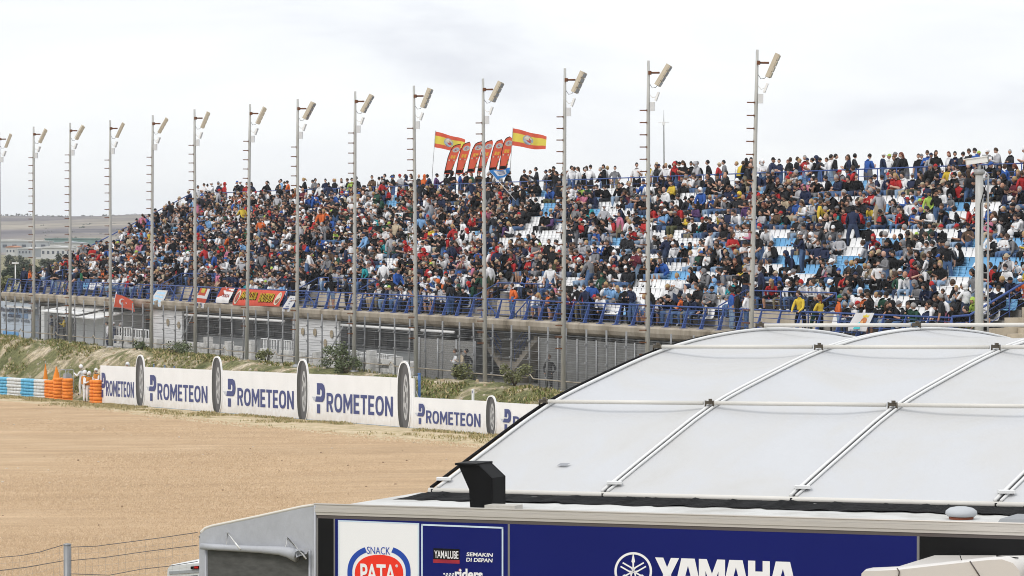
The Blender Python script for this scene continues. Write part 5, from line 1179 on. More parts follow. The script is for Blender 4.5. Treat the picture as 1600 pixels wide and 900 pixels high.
def feather(xb, yb, xt, yt, label):
    D = 78.9; p0 = P2(xb, D, ZTOP); Y = p0.y; a = at(xb, yb, Y) - p0; z = at(xt, yt, Y) - p0; t = tag(empty('feather_flag', p0), label, 'feather flag', 'six red feather flags in a row')
    dx = (z - a).x; hh = (z - a).z
    LT = [(0, 0), (.27, .11), (.55, .23), (.77, .38), (.92, .56), (.985, .78), (1, 1)]; RT_ = [(0, .46), (.10, .50), (.22, .55), (.40, .66), (.55, .78), (.75, .92), (.92, 1.0), (1, 1.003)]
    def tab(t_, v):
        for i in range(len(t_) - 1):
            if v <= t_[i + 1][0]: return lerp(t_[i][1], t_[i + 1][1], (v - t_[i][0]) / (t_[i + 1][0] - t_[i][0]))
        return t_[-1][1]
    def edge(v): return a + Vector((dx * tab(LT, v), 0, hh * v))      # the curved pole side
    def fn(u, v):
        x0, x1 = tab(LT, v), tab(RT_, v); return a + Vector((dx * x0 + max(dx, 1.0) * (x1 - x0) * u, .06 * math.sin(u * 5 + v * 6) * u * (1 - v), hh * v + .05 * u * (1 - v) * math.sin(v * 9)))
    m = MB(); m.tube([(0, 0, 0)] + [edge(k / 24) for k in range(25)], .022, 5); m.build('pole', M_black, t)
    c = cloth_grid(6, 22, fn, lambda u, v: 0).build('cloth', [M_fred], t)
    mark(fn, circ(.58, .80, .40, .085), .01, 'emblem', mat('badge_pale', (.55, .52, .42), .8), c); mark(fn, circ(.58, .80, .32, .066), .014, 'emblem', M_badge, c); mark(fn, circ(.58, .80, .16, .04, 8), .018, 'emblem', M_badge2, c)
    for q, (u0, u1, v0, v1) in enumerate(((.28, .50, .52, .62), (.56, .80, .52, .62), (.16, .84, .44, .485))): mark(fn, [(u0, v0), (u1, v0), (u1, v1), (u0, v1)], .012, 'lettering', M_fyel if q < 2 else mat('badge_pale', (.55, .52, .42), .8), c)
    mark(fn, [(.05, .03), (.9, .03), (.9, .12), (.05, .12)], .01, 'patch', M_black, c); mark(fn, [(.30, .055), (.5, .04), (.7, .055), (.74, .10), (.5, .085), (.26, .10)], .014, 'patch', M_fyel, c)
    mark(fn, [(.82, .12), (1, .14), (1, .36), (.9, .30)], .012, 'patch', M_black, c); mark(fn, [(.88, .16), (.97, .17), (.97, .28), (.92, .26)], .016, 'patch', M_fyel, c)
for i, (q, nm) in enumerate(zip(((694, 272, 720, 225), (712, 272, 734, 222), (730, 270, 753, 221), (746, 269, 769, 219), (764, 268, 784, 218), (780, 266, 797, 213.5)), ('widest curved, overlapping the striped flag', 'second from the left', 'third from the left', 'partly behind the light pole', 'just right of the light pole', 'beside the right striped flag'))):
    feather(*q, 'red feather flag with round badge, ' + nm)
# blue and white flag waved from the crowd
hold = P2(806, 74.4, row_z(11)); t = tag(empty('waved_flag', hold), 'blue and white flag waved on a long slanting pole', 'flag'); Y = hold.y - .4
a, c = at(806, 314, Y) - hold, at(762, 264, Y) - hold
m = MB(); m.tube([a, c], .022, 6); m.build('pole', M_white, t)
f0, f1 = at(764, 267, Y) - hold, at(778, 282, Y) - hold; f2, f3 = at(797, 263, Y) - hold, at(796, 271, Y) - hold
def fn(u, v): return f1.lerp(f0, v).lerp(f3.lerp(f2, v), u) + Vector((0, -.02 - .12 * math.sin(u * 7 + v * 2) * u, .04 * math.sin(u * 8)))
cl = cloth_grid(18, 8, fn, lambda u, v: 1 if (.18 < u < .8 and .22 < v < .86) else 0).build('cloth', [M_fblue, M_fwhite], t)
for k in range(3): mark(fn, [(.28, .36 + .16 * k), (.70, .36 + .16 * k), (.70, .43 + .16 * k), (.28, .43 + .16 * k)], .012, 'lettering', M_navy, cl)
person(P2(807, 74.8, row_z(11)), FW + .2, 'sit_wave', 'light blue', 'black', 'short', 'brown', 1, True, label='person in light blue top holding the pole of the waved flag', group='flag holder')

# banners tied to the front railing: px left and right along the railing, heights in the picture at each end
BX = 64.5
def hanging(px0, px1, yt0, yt1, yb0, yb1, shear, name, label, cat, mats_, mfn, marks=(), nu=16, nv=8, wave=.04):
    A, B = P(L_of(px0, BX), BX), P(L_of(px1, BX), BX); za, zb, zc, zd = zat(yt0, A.y), zat(yt1, B.y), zat(yb0, A.y), zat(yb1, B.y); o = Vector((A.x, A.y, za)); t = tag(empty(name, o), label, cat)
    al = (B - A).normalized()
    def fn(u, v):
        p = A.lerp(B, u); z = lerp(lerp(zc, zd, u), lerp(za, zb, u), v); return Vector((p.x, p.y, z)) - o + al * (shear * (1 - v)) + NB * (.03 + wave * math.sin(u * 9 + v * 3) * (1 - v * .7) + .45 * (v > 1) - .34 * max(0, v - .2))
    c = cloth_grid(nu, nv, fn, mfn).build('cloth', mats_, t)
    for poly, m, nm in marks:
        b = MB(); pts = []
        for u, v in poly: pts.append(fn(u, v) + NB * .015)
        b.add(pts, [tuple(range(len(poly)))]); b.build(nm, m, c)
    return t, c, fn, A, B, o, al
def banner_text(c, fn, txt, u0, u1, v0, v1, m, bold=.03, off=.02):
    me = text_mesh(txt, 1, 1, bold); co = np.zeros(len(me.vertices) * 3); me.vertices.foreach_get('co', co); co = co.reshape(-1, 3)
    for i in range(len(co)): p = fn(lerp(u0, u1, co[i][0]), lerp(v0, v1, co[i][1])) + NB * off; co[i] = tuple(p)
    me.vertices.foreach_set('co', co.ravel()); me.materials.append(m); me.update(); place('lettering', me, parent=c)
t, c, fn, *_ = hanging(366.5, 440, 451, 455, 477, 479, -.25, 'banner', 'long red fan club banner with yellow letters on the front railing', 'banner', [mat('banner_red', (.58, .085, .05), .75, var=.12, vscale=3)], lambda u, v: 0)
banner_text(c, fn, "FAN'S CLUB", .14, .47, .34, .84, M_black, .05, .018); banner_text(c, fn, "FAN'S CLUB", .13, .46, .38, .88, M_fyel, .05, .026); banner_text(c, fn, "BAUTISTA", .54, .85, .22, .78, M_black, .05, .018); banner_text(c, fn, "BAUTISTA", .53, .84, .26, .82, M_fyel, .05, .026)
for u in (.065, .92):
    for r, m in ((1, mat('badge_pale', (.55, .52, .42), .8)), (.72, M_brown), (.4, M_badge2)):
        b = MB(); b.add([fn(p, q) + NB * (.018 + .006 * (1 - r)) for p, q in circ(u, .5, .05 * r, .42 * r)], [tuple(range(16))]); b.build('emblem', m, c)
t, c, fn, *_ = hanging(341, 361, 449, 450, 473, 474, -.35, 'banner', 'small white banner with red brush streaks on the front railing', 'banner', [mat('banner_white', (.68, .67, .67), .8), M_fred], lambda u, v: 1 if (u * 1.2 - v * .9 + .25 * math.sin(v * 9)) < -.28 or (v > .72 and .25 < u + .2 * math.sin(v * 30) < .8) else 0, nu=18, nv=16)
banner_text(c, fn, 'FORZA', .35, .9, .38, .58, M_badge2, .02)
t, c, fn, *_ = hanging(307.5, 322, 450, 452, 481, 482, -.3, 'banner', 'narrow white banner with red and yellow patches beside the sixth pole', 'banner', [M_fwhite, M_fred, M_fyel], lambda u, v: (2 if .2 < u < .6 and v > .75 else 1) if (v > .62 and u < .75 or .3 < v < .5) else 0, nu=12, nv=14)
banner_text(c, fn, 'Nº1', .25, .8, .06, .26, M_navy, .03)
t, c, fn, *_ = hanging(447, 459, 462, 463, 487, 487.5, -.55, 'banner', 'white hanging sheet with lines of dark writing right of the red banner', 'banner', [M_fwhite], lambda u, v: 0)
for k, (w, h) in enumerate(((.5, .05), (.4, .035), (.3, .05), (.5, .03), (.7, .08))): 
    b = MB(); v0 = .80 - .16 * k; b.add([fn(q, r) + NB * .015 for q, r in ((.5 - w / 2, v0), (.5 + w / 2, v0), (.5 + w / 2, v0 + h), (.5 - w / 2, v0 + h))], [(0, 1, 2, 3)]); b.build('lettering', M_navy, c)
t, c, fn, *_ = hanging(240, 256, 453, 454, 474, 480, -.45, 'banner', 'pale blue and white banner hanging beside the fifth pole', 'banner', [M_fwhite, mat('banner_pale_blue', (.36, .56, .74), .8)], lambda u, v: 1 if (v * 3.7) % 1 < .45 and .15 < u < .85 else 0, wave=.08)
# crescent flag on a leaning staff
t = tag(empty('flag', P2(177, 63.9, 6.0)), 'bright red flag with white crescent and star below the railing', 'flag'); o = t.location.copy(); Y = o.y
fy = P2(210, 63.6, 0).y; f0, f1, f2, f3 = at(181, 459.5, Y) - o, at(178, 480, Y) - o, at(208, 471, fy) - o, at(211, 487.5, fy) - o
m = MB(); m.tube([at(182, 456, Y) - o, at(176, 486, Y) - o], .03, 5); m.build('staff', M_white, t)
def fn(u, v): return f1.lerp(f0, v).lerp(f3.lerp(f2, v), u) + Vector((0, -.05 - .07 * math.sin(u * 7 + v) * u, .08 * math.sin(u * 3.1) ))
c = cloth_grid(18, 8, fn, lambda u, v: 0).build('cloth', [M_fred], t)
n = 18; b = MB()
oc = [(.40 + .17 * math.cos(a), .5 + .27 * math.sin(a)) for a in [R(40) + R(280) * k / n for k in range(n + 1)]]; ic = [(.455 + .135 * math.cos(a), .5 + .215 * math.sin(a)) for a in [R(47) + R(266) * k / n for k in range(n + 1)]]
for k in range(n): b.add([p + Vector((0, -.07, 0)) for p in (fn(*oc[k]), fn(*oc[k + 1]), fn(*ic[k + 1]), fn(*ic[k]))], [(0, 1, 2, 3)])
b.build('crescent', M_fwhite, c); b = MB(); b.add([fn(.60 + (.06 if k % 2 else .024) * math.cos(k * math.pi / 5), .5 + (.10 if k % 2 else .04) * math.sin(k * math.pi / 5)) + Vector((0, -.07, 0)) for k in range(10)], [tuple(range(10))]); b.build('star', M_fwhite, c)
# flag with a lion beside the canopy crest
t, c, fn, A, B, o, al = hanging(1329, 1358, 489, 489, 517, 518, -.12, 'banner', 'white flag with a crowned orange maned lion in turquoise by the canopy', 'banner', [M_fwhite], lambda u, v: 0)
def lm(poly, m, nm='emblem', off=.015): b = MB(); b.add([fn(u, v) + NB * off for u, v in poly], [tuple(range(len(poly)))]); b.build(nm, m, c)
lm(circ(.66, .52, .17, .24, 12), mat('lion_mane', (.42, .15, .05), .8)); lm(circ(.62, .46, .09, .12, 10), mat('lion_face', (.62, .33, .14), .8), off=.022); lm([(.28, .12), (.62, .12), (.62, .40), (.48, .50), (.32, .42)], mat('lion_turquoise', (.05, .42, .46), .8), off=.02)
lm([(.54, .76), (.80, .76), (.82, .92), (.74, .84), (.67, .95), (.60, .84), (.52, .92)], M_fyel, off=.02); lm([(.14, .03), (.5, .03), (.5, .07), (.14, .07)], M_navy, 'lettering')
# ================================================================== trailer with the blue team panels
C0 = Vector((-2.157, 33.0, 7.05)); AL = R(26); TD = Vector((math.cos(AL), -math.sin(AL), .015)); PD = Vector((math.sin(AL), math.cos(AL), 0)); UP = Vector((0, 0, 1))
def S(px, w=0.0):
    k = (px - 800) / F; x0, y0 = C0.x + PD.x * w, C0.y + PD.y * w; return (y0 * k - x0) / (TD.x - TD.y * k)
def T(s, w, h): return C0 + TD * s + PD * w + UP * h
def side(px, py, w=0.0):           # point of the trailer's side plane
    s = S(px, w); Y = C0.y + TD.y * s + PD.y * w; return s, zat(py, Y) - (C0.z + TD.z * s)
ZB = -3.35; LEN = 13.6
tr = tag(empty('trailer', T(0, 0, ZB)), 'long blue race team trailer with white snack panel and big white letters', 'trailer'); TO = tr.location.copy()
def tb(mb, name, m, parent=None): mb.v = [tuple(Vector(v) - TO) for v in mb.v]; return mb.build(name, m, parent or tr)
def tbox(m, s0, s1, w0, w1, h0, h1, mi=0): m.hexa([T(s0, w0, h0), T(s1, w0, h0), T(s1, w1, h0), T(s0, w1, h0), T(s0, w0, h1), T(s1, w0, h1), T(s1, w1, h1), T(s0, w1, h1)], mi)
M_alu = mat('aluminium_rail', (.53, .50, .46), .42, .25, var=.10, vscale=3, stretch=(.6, .6, 30)); M_roof = mat_multi('trailer_roof_sheet', [(0, (.40, .39, .36)), (.5, (.54, .54, .52)), (1, (.60, .60, .58))], scale=1.6, stretch=(1, 1, 1), rough=.5, bump=.05, bscale=4)
M_gbrown = mat('seal_brown_grey', (.10, .085, .08), .6); M_pblue = mat('panel_blue', (.007, .012, .125), .4, var=.06, vscale=.8, spec=.14); M_pblack = mat('panel_black', (.007, .007, .0075), .5, spec=.15); M_logo = mat('logo_white', (.80, .80, .80), .4); M_edge = mat('pale_blue_line', (.56, .66, .76), .4)
m = MB(); tbox(m, 0, LEN, .03, 2.5, .9 + ZB, -.13); tb(m, 'body', M_pblack)
m = MB(); tbox(m, 0.02, LEN - .02, .06, 2.40, -.13, -.055); tb(m, 'roof', M_roof)
m = MB()   # extruded rail with ribs
for h0, h1, w in ((-.118, -.085, -.012), (-.084, -.036, -.022), (-.035, -.004, -.012)): tbox(m, -.03, LEN, w, .07, h0, h1)
m.tube([T(-.03, -.006, .0), T(LEN, -.006, 0)], .012, 6); tb(m, 'roof_rail', M_alu)
m = MB(); tbox(m, 0, LEN, -.004, .028, -.155, -.119); tb(m, 'seal_strip', M_gbrown)
def panel(px0, px1, name, mt, w=-.006, h0=.9 + ZB + .02, h1=-.156):
    m = MB(); tbox(m, S(px0), S(px1), w, .029, h0, h1); return tb(m, name, mt)
panel(523, 794, 'panel', M_pblue); panel(797, 1434, 'panel', M_pblue); panel(497, 521.5, 'panel', M_pblack, -.003); panel(1438, 1900, 'panel', M_pblack, -.003)
for a, c in ((521.5, 523.6), (794, 797), (1434, 1438), (494.5, 497)): panel(a, c, 'trim_strip', mat('trim_grey', (.19, .185, .18), .5), -.009)
def decal(pts, w, name, m, parent):       # flat printed shape on the side, pts in (s, h)
    b = MB(); b.prism([T(s, w, h) for s, h in pts], PD * .0015); return tb(b, name, m, parent)
def dtext(txt, px0, px1, py_t, py_b, w, m, parent, bold=.02, italic=0.0, sp=1.0):
    s0, hb = side(px0, py_b); s1, _ = side(px1, py_b); _, ht = side(px0, py_t); me = text_mesh(txt, s1 - s0, ht - hb, bold, 'lettering', italic, .002, sp); me.materials.append(m)
    q = place('lettering', me, parent=parent); q.matrix_local = frame_matrix(T(s0, w, hb) - TO, TD, UP); return q
white = decal([side(529.5, 814), side(654, 819), side(654, 990), side(529.5, 990)], -.0085, 'snack_panel', M_logo, tr)
decal([side(529, 813), side(655.3, 818), side(655.3, 820), side(529, 815.2)], -.0105, 'panel_border', M_edge, white); decal([side(653.2, 818), side(655.5, 818), side(655.5, 990), side(653.2, 990)], -.0115, 'panel_border', M_edge, white); decal([side(528.5, 813), side(530.2, 813), side(530.2, 990), side(528.5, 990)], -.0115, 'panel_border', M_edge, white)
def ring(cx, cy, rx, ry, tx, ty, a0, a1, w, name, m, parent, n=40, p=2.0):
    b = MB()
    def q(a, rx, ry): c, s = math.cos(a), math.sin(a); return side(cx + rx * math.copysign(abs(c) ** (2 / p), c), cy - ry * math.copysign(abs(s) ** (2 / p), s))
    for k in range(n):
        a, c = R(lerp(a0, a1, k / n)), R(lerp(a0, a1, (k + 1) / n)); b.add([T(s, w, h) for s, h in (q(a, rx, ry), q(c, rx, ry), q(c, rx - tx, ry - ty), q(a, rx - tx, ry - ty))], [(0, 1, 2, 3)])
    return tb(b, name, m, parent)
M_lblue = mat('logo_blue', (.018, .065, .36), .4); M_lred = mat('logo_red', (.80, .035, .015), .4)
ring(592.5, 896, 49.5, 43.5, 7.6, 8.6, -64, 66 - 0, -.0105, 'logo_ring', M_lblue, white, p=2.3); ring(592.5, 896, 49.5, 43.5, 7.6, 8.6, 113.5, 244, -.0105, 'logo_ring', M_lblue, white, p=2.3)
decal([side(592.5 + 38 * math.copysign(abs(math.cos(a)) ** .87, math.cos(a)), 897.5 - 30 * math.copysign(abs(math.sin(a)) ** .87, math.sin(a))) for a in [2 * math.pi * k / 40 for k in range(40)]], -.0105, 'logo_oval', M_lred, white)
dtext('SNACK', 574, 610, 854.5, 866, -.0105, M_lblue, white, -.004, 0, .98); dtext('PATA', 564, 619.5, 881, 911, -.0130, M_logo, white, .02, 0, .95); dtext('®', 618.5, 622.5, 882.5, 887, -.0130, M_logo, white)
box = decal([side(660, 820.5), side(786, 825.5), side(786, 990), side(660, 990)], -.0075, 'sponsor_panel', M_pblue, tr)
for q in ([(658.5, 819), (787, 824), (787, 826.6), (658.5, 821.6)], [(658.5, 819), (660.9, 819), (660.9, 990), (658.5, 990)], [(784.6, 824), (787, 824), (787, 990), (784.6, 990)]): decal([side(*v) for v in q], -.0095 - .001 * (q[0][0] == q[3][0]), 'panel_border', M_edge, box)
yl = decal([side(677.5, 857), side(718.5, 858.5), side(718.5, 876), side(677.5, 874.5)], -.0095, 'logo_block', M_pblack, box)
for k in range(4): decal([side(677.5, 874.6 + k * 1.45), side(718.5, 875.9 + k * 1.45), side(718.5, 876.9 + k * 1.45), side(677.5, 875.6 + k * 1.45)], -.0098, 'logo_stripe', mat('stripe_red', (.45, .03, .03), .5), box)
dtext('YAMALUBE', 679.5, 717, 860.5, 872.6, -.0115, M_logo, box, .006, 0, .96)
dtext('SEMAKIN', 729.5, 771, 863.5, 869.5, -.0100, M_logo, box, .02, .12); dtext('DI DEPAN', 729, 770.5, 872, 878, -.0100, M_logo, box, .02, .12)
dtext('riders', 711.5, 755, 888.5, 906, -.0100, M_logo, box, .035); decal([side(719.3, 888.6), side(721.8, 891.4), side(719.3, 894.2), side(716.8, 891.4)], -.0115, 'logo_diamond', mat('logo_orange', (.85, .16, .03), .4), box)
for i in range(7):
    for j in range(2):
        if (i + j) % 2 == 0: decal([side(693 + i * 2.4 + 1.2 * (j), 896 + j * 2.6 + .2), side(695.4 + i * 2.4 + 1.2 * j, 896 + j * 2.6), side(695.9 + i * 2.4 + 1.2 * j, 898.4 + j * 2.6), side(693.5 + i * 2.4 + 1.2 * j, 898.4 + j * 2.6)], -.0100, 'logo_check', M_logo, box)
# round tuning fork emblem and the large letters
em = ring(990.3, 893.3, 29.5, 30, 3.6, 3.6, 0, 360, -.0095, 'emblem_ring', M_logo, tr, 48)
for k in range(3):
    a = R(90 + 120 * k); dx, dy = math.cos(a), -math.sin(a); nx, ny = -dy, dx
    def q(r, t_): return side(990.3 + dx * r + nx * t_, 893.3 + dy * r + ny * t_)
    decal([q(4, -1.1), q(13, -1.3), q(15, -2.8), q(27.5, -.5), q(27.5, .5), q(15, 2.8), q(13, 1.3), q(4, 1.1)], -.0095, 'emblem_fork', M_logo, em)
    for sg in (-1, 1): decal([q(-21, sg * 2.2), q(-6, sg * 2.2), q(-3.5, sg * 1.1), q(1, sg * .6), q(1, sg * 2.4), q(-4.5, sg * 4.5), q(-21, sg * 4.5)], -.0095, 'emblem_fork', M_logo, em)
def blk(letter, x0, x1, yt):       # heavy block capitals, 42 px tall, with their baseline below the picture
    H_ = 44; w = x1 - x0; yb = lambda f: yt + H_ * f
    G = {'Y': [[(0, 0), (.34, 0), (.50, .34), (.66, 0), (1, 0), (.67, .58), (.67, 1), (.33, 1), (.33, .58)]], 'A': [[(.24, 0), (.76, 0), (1, 1), (.70, 1), (.655, .80), (.345, .80), (.30, 1), (0, 1)]],
         'M': [[(0, 0), (.30, 0), (.50, .52), (.70, 0), (1, 0), (1, 1), (.75, 1), (.75, .42), (.59, .85), (.41, .85), (.25, .42), (.25, 1), (0, 1)]], 'H': [[(0, 0), (.33, 0), (.33, .38), (.67, .38), (.67, 0), (1, 0), (1, 1), (.67, 1), (.67, .62), (.33, .62), (.33, 1), (0, 1)]]}[letter]
    for poly in G:
        sl = .034
        decal([side(x0 + u * w, yb(v) + (x0 + u * w - x0) * sl) for u, v in poly], -.0095, 'block_letter', M_logo, tr)
    if letter == 'A': decal([side(x0 + u * w, yb(v) + u * w * .034) for u, v in ((.5, .26), (.60, .62), (.40, .62))], -.0115, 'letter_counter', M_pblue, tr)
for ch, x0, x1 in (('Y', 1024.5, 1062), ('A', 1056, 1096), ('M', 1093, 1134), ('A', 1131, 1171), ('H', 1170, 1204), ('A', 1203, 1246)): blk(ch, x0, x1, 871.5 + (x0 - 1024) * .034)
# things on the trailer roof
t = tag(empty('exhaust_hood', T(S(741, .22), .22, -.055)), 'black angled exhaust hood on the trailer roof before the white canopy', 'exhaust hood'); o = t.location.copy()
def rp_(s, w, h): return T(S(741, .22) + s * .86, .22 + w * .86, -.055 + h * .93) - o
m = MB(); prof = [(-.24, .55), (.06, .545), (.245, .40), (.245, .0), (-.09, .0), (-.09, .0)]
fr = [(-.235, .555), (.04, .555), (.245, .395), (.245, 0), (-.055, 0), (-.075, .26)]
m.prism([rp_(s, -.0, h) for s, h in fr], PD * .03); m.prism([rp_(s, .36, h) for s, h in fr], PD * .03)
m.quad(rp_(-.235, 0, .555), rp_(.04, 0, .555), rp_(.04, .39, .555), rp_(-.235, .39, .555)); m.quad(rp_(.04, 0, .555), rp_(.245, 0, .395), rp_(.245, .39, .395), rp_(.04, .39, .555)); m.quad(rp_(.245, 0, .395), rp_(.245, 0, 0), rp_(.245, .39, 0), rp_(.245, .39, .395)); m.quad(rp_(-.055, 0, 0), rp_(-.075, 0, .26), rp_(-.075, .39, .26), rp_(-.055, .39, 0))
m.build('hood', M_black, t); m = MB(); tri = [(-.235, .55), (-.19, .55), (-.045, .0), (-.06, 0)]
m.quad(rp_(-.07, .03, .25), rp_(.0, .03, .54), rp_(.0, .36, .54), rp_(-.07, .36, .25)); m.build('baffle', M_dark, t)
m = MB(); m.hexa([rp_(-.26, -.03, .54), rp_(.05, -.03, .54), rp_(.05, .42, .54), rp_(-.26, .42, .54), rp_(-.26, -.03, .565), rp_(.05, -.03, .565), rp_(.05, .42, .565), rp_(-.26, .42, .565)]); m.build('lid', M_black, t)
m = MB(); s0, s1 = S(757, .05), S(804, .05); m.hexa([T(s0, .05, -.05), T(s1, .05, -.05), T(s1, .25, -.05), T(s0, .25, -.05), T(s0, .05, .035), T(s1, .05, .035), T(s1, .25, .035), T(s0, .25, .035)])
o = T(s0, .05, -.05); m.v = [tuple(Vector(v) - o) for v in m.v]; tag(m.build('timber_block', mat('weathered_timber', (.46, .44, .40), .8, var=.15, vscale=8), None, o), 'grey wooden block lying beside the black exhaust hood', 'block')
t = tag(empty('roof_vent', T(S(1503, .9), .9, -.055)), 'pale grey domed vent on the trailer roof near its right end', 'vent')
m = MB(); m.lathe([(.05, .02), (.14, .03), (.165, .055), (.16, .085), (.12, .115), (.06, .128), (.002, .13)], 22); m.build('dome', mat('vent_grey', (.42, .44, .46), .5), t); m = MB(); m.lathe([(.125, 0), (.13, .03), (.1, .035)], 18); m.build('base_ring', mat('vent_base', (.20, .06, .03), .7), t)
m = MB(); o = T(S(1600, .7), .7, -.05); q0, q1 = S(1560, .55), S(1690, .55); m.hexa([q - o for q in (T(q0, .55, -.05), T(q1, .55, -.05), T(q1, 1.2, -.05), T(q0, 1.2, -.05), T(q0 + .02, .57, -.01), T(q1, .57, -.01), T(q1, 1.18, -.01), T(q0 + .02, 1.18, -.01))]); tag(m.build('roof_hatch', mat('hatch_grey', (.24, .25, .26), .5), None, o), 'flat grey roof hatch at the right edge of the trailer roof', 'hatch')
# grey side tent with a rolled up door
M_tarp = mat('grey_tarpaulin', (.40, .41, .435), .55, var=.10, vscale=2.5, bump=.8, bscale=4, stretch=(1, 1, .5)); M_pipe = mat('cream_piping', (.62, .59, .53), .6); M_mesh = mat('dark_window_mesh', (.085, .085, .08), .7, var=.3, vscale=7, stretch=(1, 1, 3))
t = tag(empty('side_tent', T(-1.3, 0, ZB)), 'grey tarpaulin side tent with a rolled up door at the trailer end', 'side tent'); o = t.location.copy()
sp_ = lambda px, py, w=0.0: T(*(lambda q: (q[0], w, q[1]))(side(px, py, w))) - o
out = [(494, 789), (470, 792.5), (400, 808), (330, 822.5), (320, 826), (313, 832), (310.5, 840), (310.5, 1100), (494, 1100)]
m = MB(); m.prism([sp_(*q) for q in out], PD * .02); m.build('wall', M_tarp, t)
m = MB()
for k in range(7):
    a, c = sp_(*out[k]), sp_(*out[k + 1]); m.quad(a, c, c + PD * 1.5 + UP * -.75, a + PD * 1.5 + UP * -.55)
m.build('roof', M_tarp, t)
m = MB(); m.tube([sp_(*q) + PD * .01 for q in out[:7]], .018, 6); m.build('piping', M_pipe, t)
m = MB(); m.prism([sp_(q[0], q[1], -.004) for q in ((324, 859), (482, 862), (482, 1100), (324, 1100))], PD * .003); w = m.build('window', M_mesh, t)
m = MB()
for a, c in (((321.5, 856), (321.5, 1100)), ((484, 860), (484, 1100))): m.tube([sp_(*a) - PD * .01, sp_(*c) - PD * .01], .014, 6)
m.tube([sp_(492.5, 790) - PD * .01, sp_(492.5, 1100) - PD * .01], .014, 6); m.build('seam', M_tarp, t)
m = MB(); pts = [sp_(318, 853.5), sp_(350, 855.5), sp_(380, 857), sp_(410, 858.5), sp_(440, 860.5), sp_(455, 863), sp_(468, 868.5)]
m.tube([q - PD * .06 for q in pts], [.036, .036, .037, .04, .05, .062, .075], 12); rl = m.build('door_roll', M_tarp, t)
m = MB()   # loose spiral end of the roll
sp2 = []
for k in range(22): a = R(-40 + 35 * k); r = 10.5 - .42 * k; sp2.append((467 + r * .95 * math.cos(a), 868 - r * .82 * math.sin(a)))
for k in range(21): m.quad(sp_(*sp2[k], -.13), sp_(*sp2[k + 1], -.13), sp_(*sp2[k + 1], -.05), sp_(*sp2[k], -.05))
m.add([sp_(461, 858, -.1), sp_(482, 857, -.08), sp_(479, 866, -.08), sp_(462, 872, -.12)], [(0, 1, 2, 3)]); m.build('roll_end', M_tarp, rl)
for a, c, d in (((355, 832.5), (352, 860), (367, 849)), ((449, 841), (444, 862), (470, 864))):
    m = MB(); m.tube([sp_(*c, -.08), sp_(*a, -.015), sp_(*d, -.10)], .010, 5); m.tube([sp_(*d, -.10), sp_(d[0] + 8, d[1] + 10, -.10)], .010, 5); m.build('strap', M_white, t)
# ================================================================== white canopy behind the trailer
RD = Vector((math.sin(R(40)), math.cos(R(40)), 0))          # ribs run away from the trailer on a slight skew
EW = 2.42; cn = tag(empty('canopy', T(1, EW, -.1)), 'large white vaulted fabric canopy with ribs and tubes behind the trailer', 'canopy'); CO = cn.location.copy()
def cb(mb, name, m, parent=None): mb.v = [tuple(Vector(v) - CO) for v in mb.v]; return mb.build(name, m, parent or cn)
def SE(px): return S(px, EW)
EZ = 0.005
E1 = T(SE(678), EW, EZ)
prof = []
for px, py in ((678, 763), (762, 699), (850, 635), (938, 589), (1028, 549), (1110, 526), (1195, 515)):
    k = (px - 800) / F; r = (E1.y * k - E1.x) / (RD.x - RD.y * k); Y = E1.y + RD.y * r; prof.append((r, zat(py, Y) - E1.z))
rm = prof[-1][0]; zm_ = prof[-1][1]
prof2 = prof + [(rm + (rm - r) * 1.0, z) for r, z in reversed(prof[:-1])]
def pz(r):
    for i in range(len(prof2) - 1):
        if prof2[i][0] <= r <= prof2[i + 1][0]:
            f = (r - prof2[i][0]) / (prof2[i + 1][0] - prof2[i][0]); a = prof2[max(i - 1, 0)]; b_ = prof2[i]; c_ = prof2[i + 1]; d_ = prof2[min(i + 2, len(prof2) - 1)]
            m0 = (c_[1] - a[1]) / max(1e-6, c_[0] - a[0]) * (c_[0] - b_[0]); m1 = (d_[1] - b_[1]) / max(1e-6, d_[0] - b_[0]) * (c_[0] - b_[0])
            return (2 * f ** 3 - 3 * f ** 2 + 1) * b_[1] + (f ** 3 - 2 * f ** 2 + f) * m0 + (-2 * f ** 3 + 3 * f ** 2) * c_[1] + (f ** 3 - f ** 2) * m1
    return prof2[-1][1]
RIBS = [SE(q) for q in (678, 945, 1240, 1560, 1900)]; RT = prof2[-1][0]; RP = [prof[0][0], prof[2][0], prof[4][0], prof[6][0] * .985]
def CP(s, r, h=0.0): return T(s, EW, EZ) + RD * r + UP * (pz(min(r, RT)) + h)
M_fab = mat_multi('canopy_fabric', [(0, (.40, .39, .365)), (.16, (.465, .46, .447)), (.5, (.488, .488, .486)), (.8, (.49, .498, .512)), (1, (.495, .504, .52))], scale=.45, detail=14, rough=.6, bump=.30, bscale=3.5, lo=.25, hi=.66, distort=1.5)
def fabric():
    b = MB(); nu, nv = 16, 48
    for k in range(4):
        s0, s1 = RIBS[k], RIBS[k + 1]; base = len(b.v)
        for j in range(nv + 1):
            r = RT * j / nv
            for i in range(nu + 1):
                u = i / nu; hol = 4 * u * (1 - u); nearest = min(abs(r - q) for q in RP + [RT - q for q in RP])
                sag = -.10 * hol ** .8 * min(1, r / 1.0) * min(1, (RT - r) / 1.0) * (1 + .15 * math.cos(r * 1.7)) - .02 * hol * math.exp(-(nearest / .35) ** 2)
                b.v.append(tuple(CP(s0 + (s1 - s0) * u, r, sag + .006 * math.sin(u * 14 + r * 3 + k) * hol)))
        n = nu + 1
        for j in range(nv):
            for i in range(nu): b.f.append((base + j * n + i, base + j * n + i + 1, base + (j + 1) * n + i + 1, base + (j + 1) * n + i)); b.m.append(0); b.sm.append(True)
    cb(b, 'fabric', M_fab)
fabric()
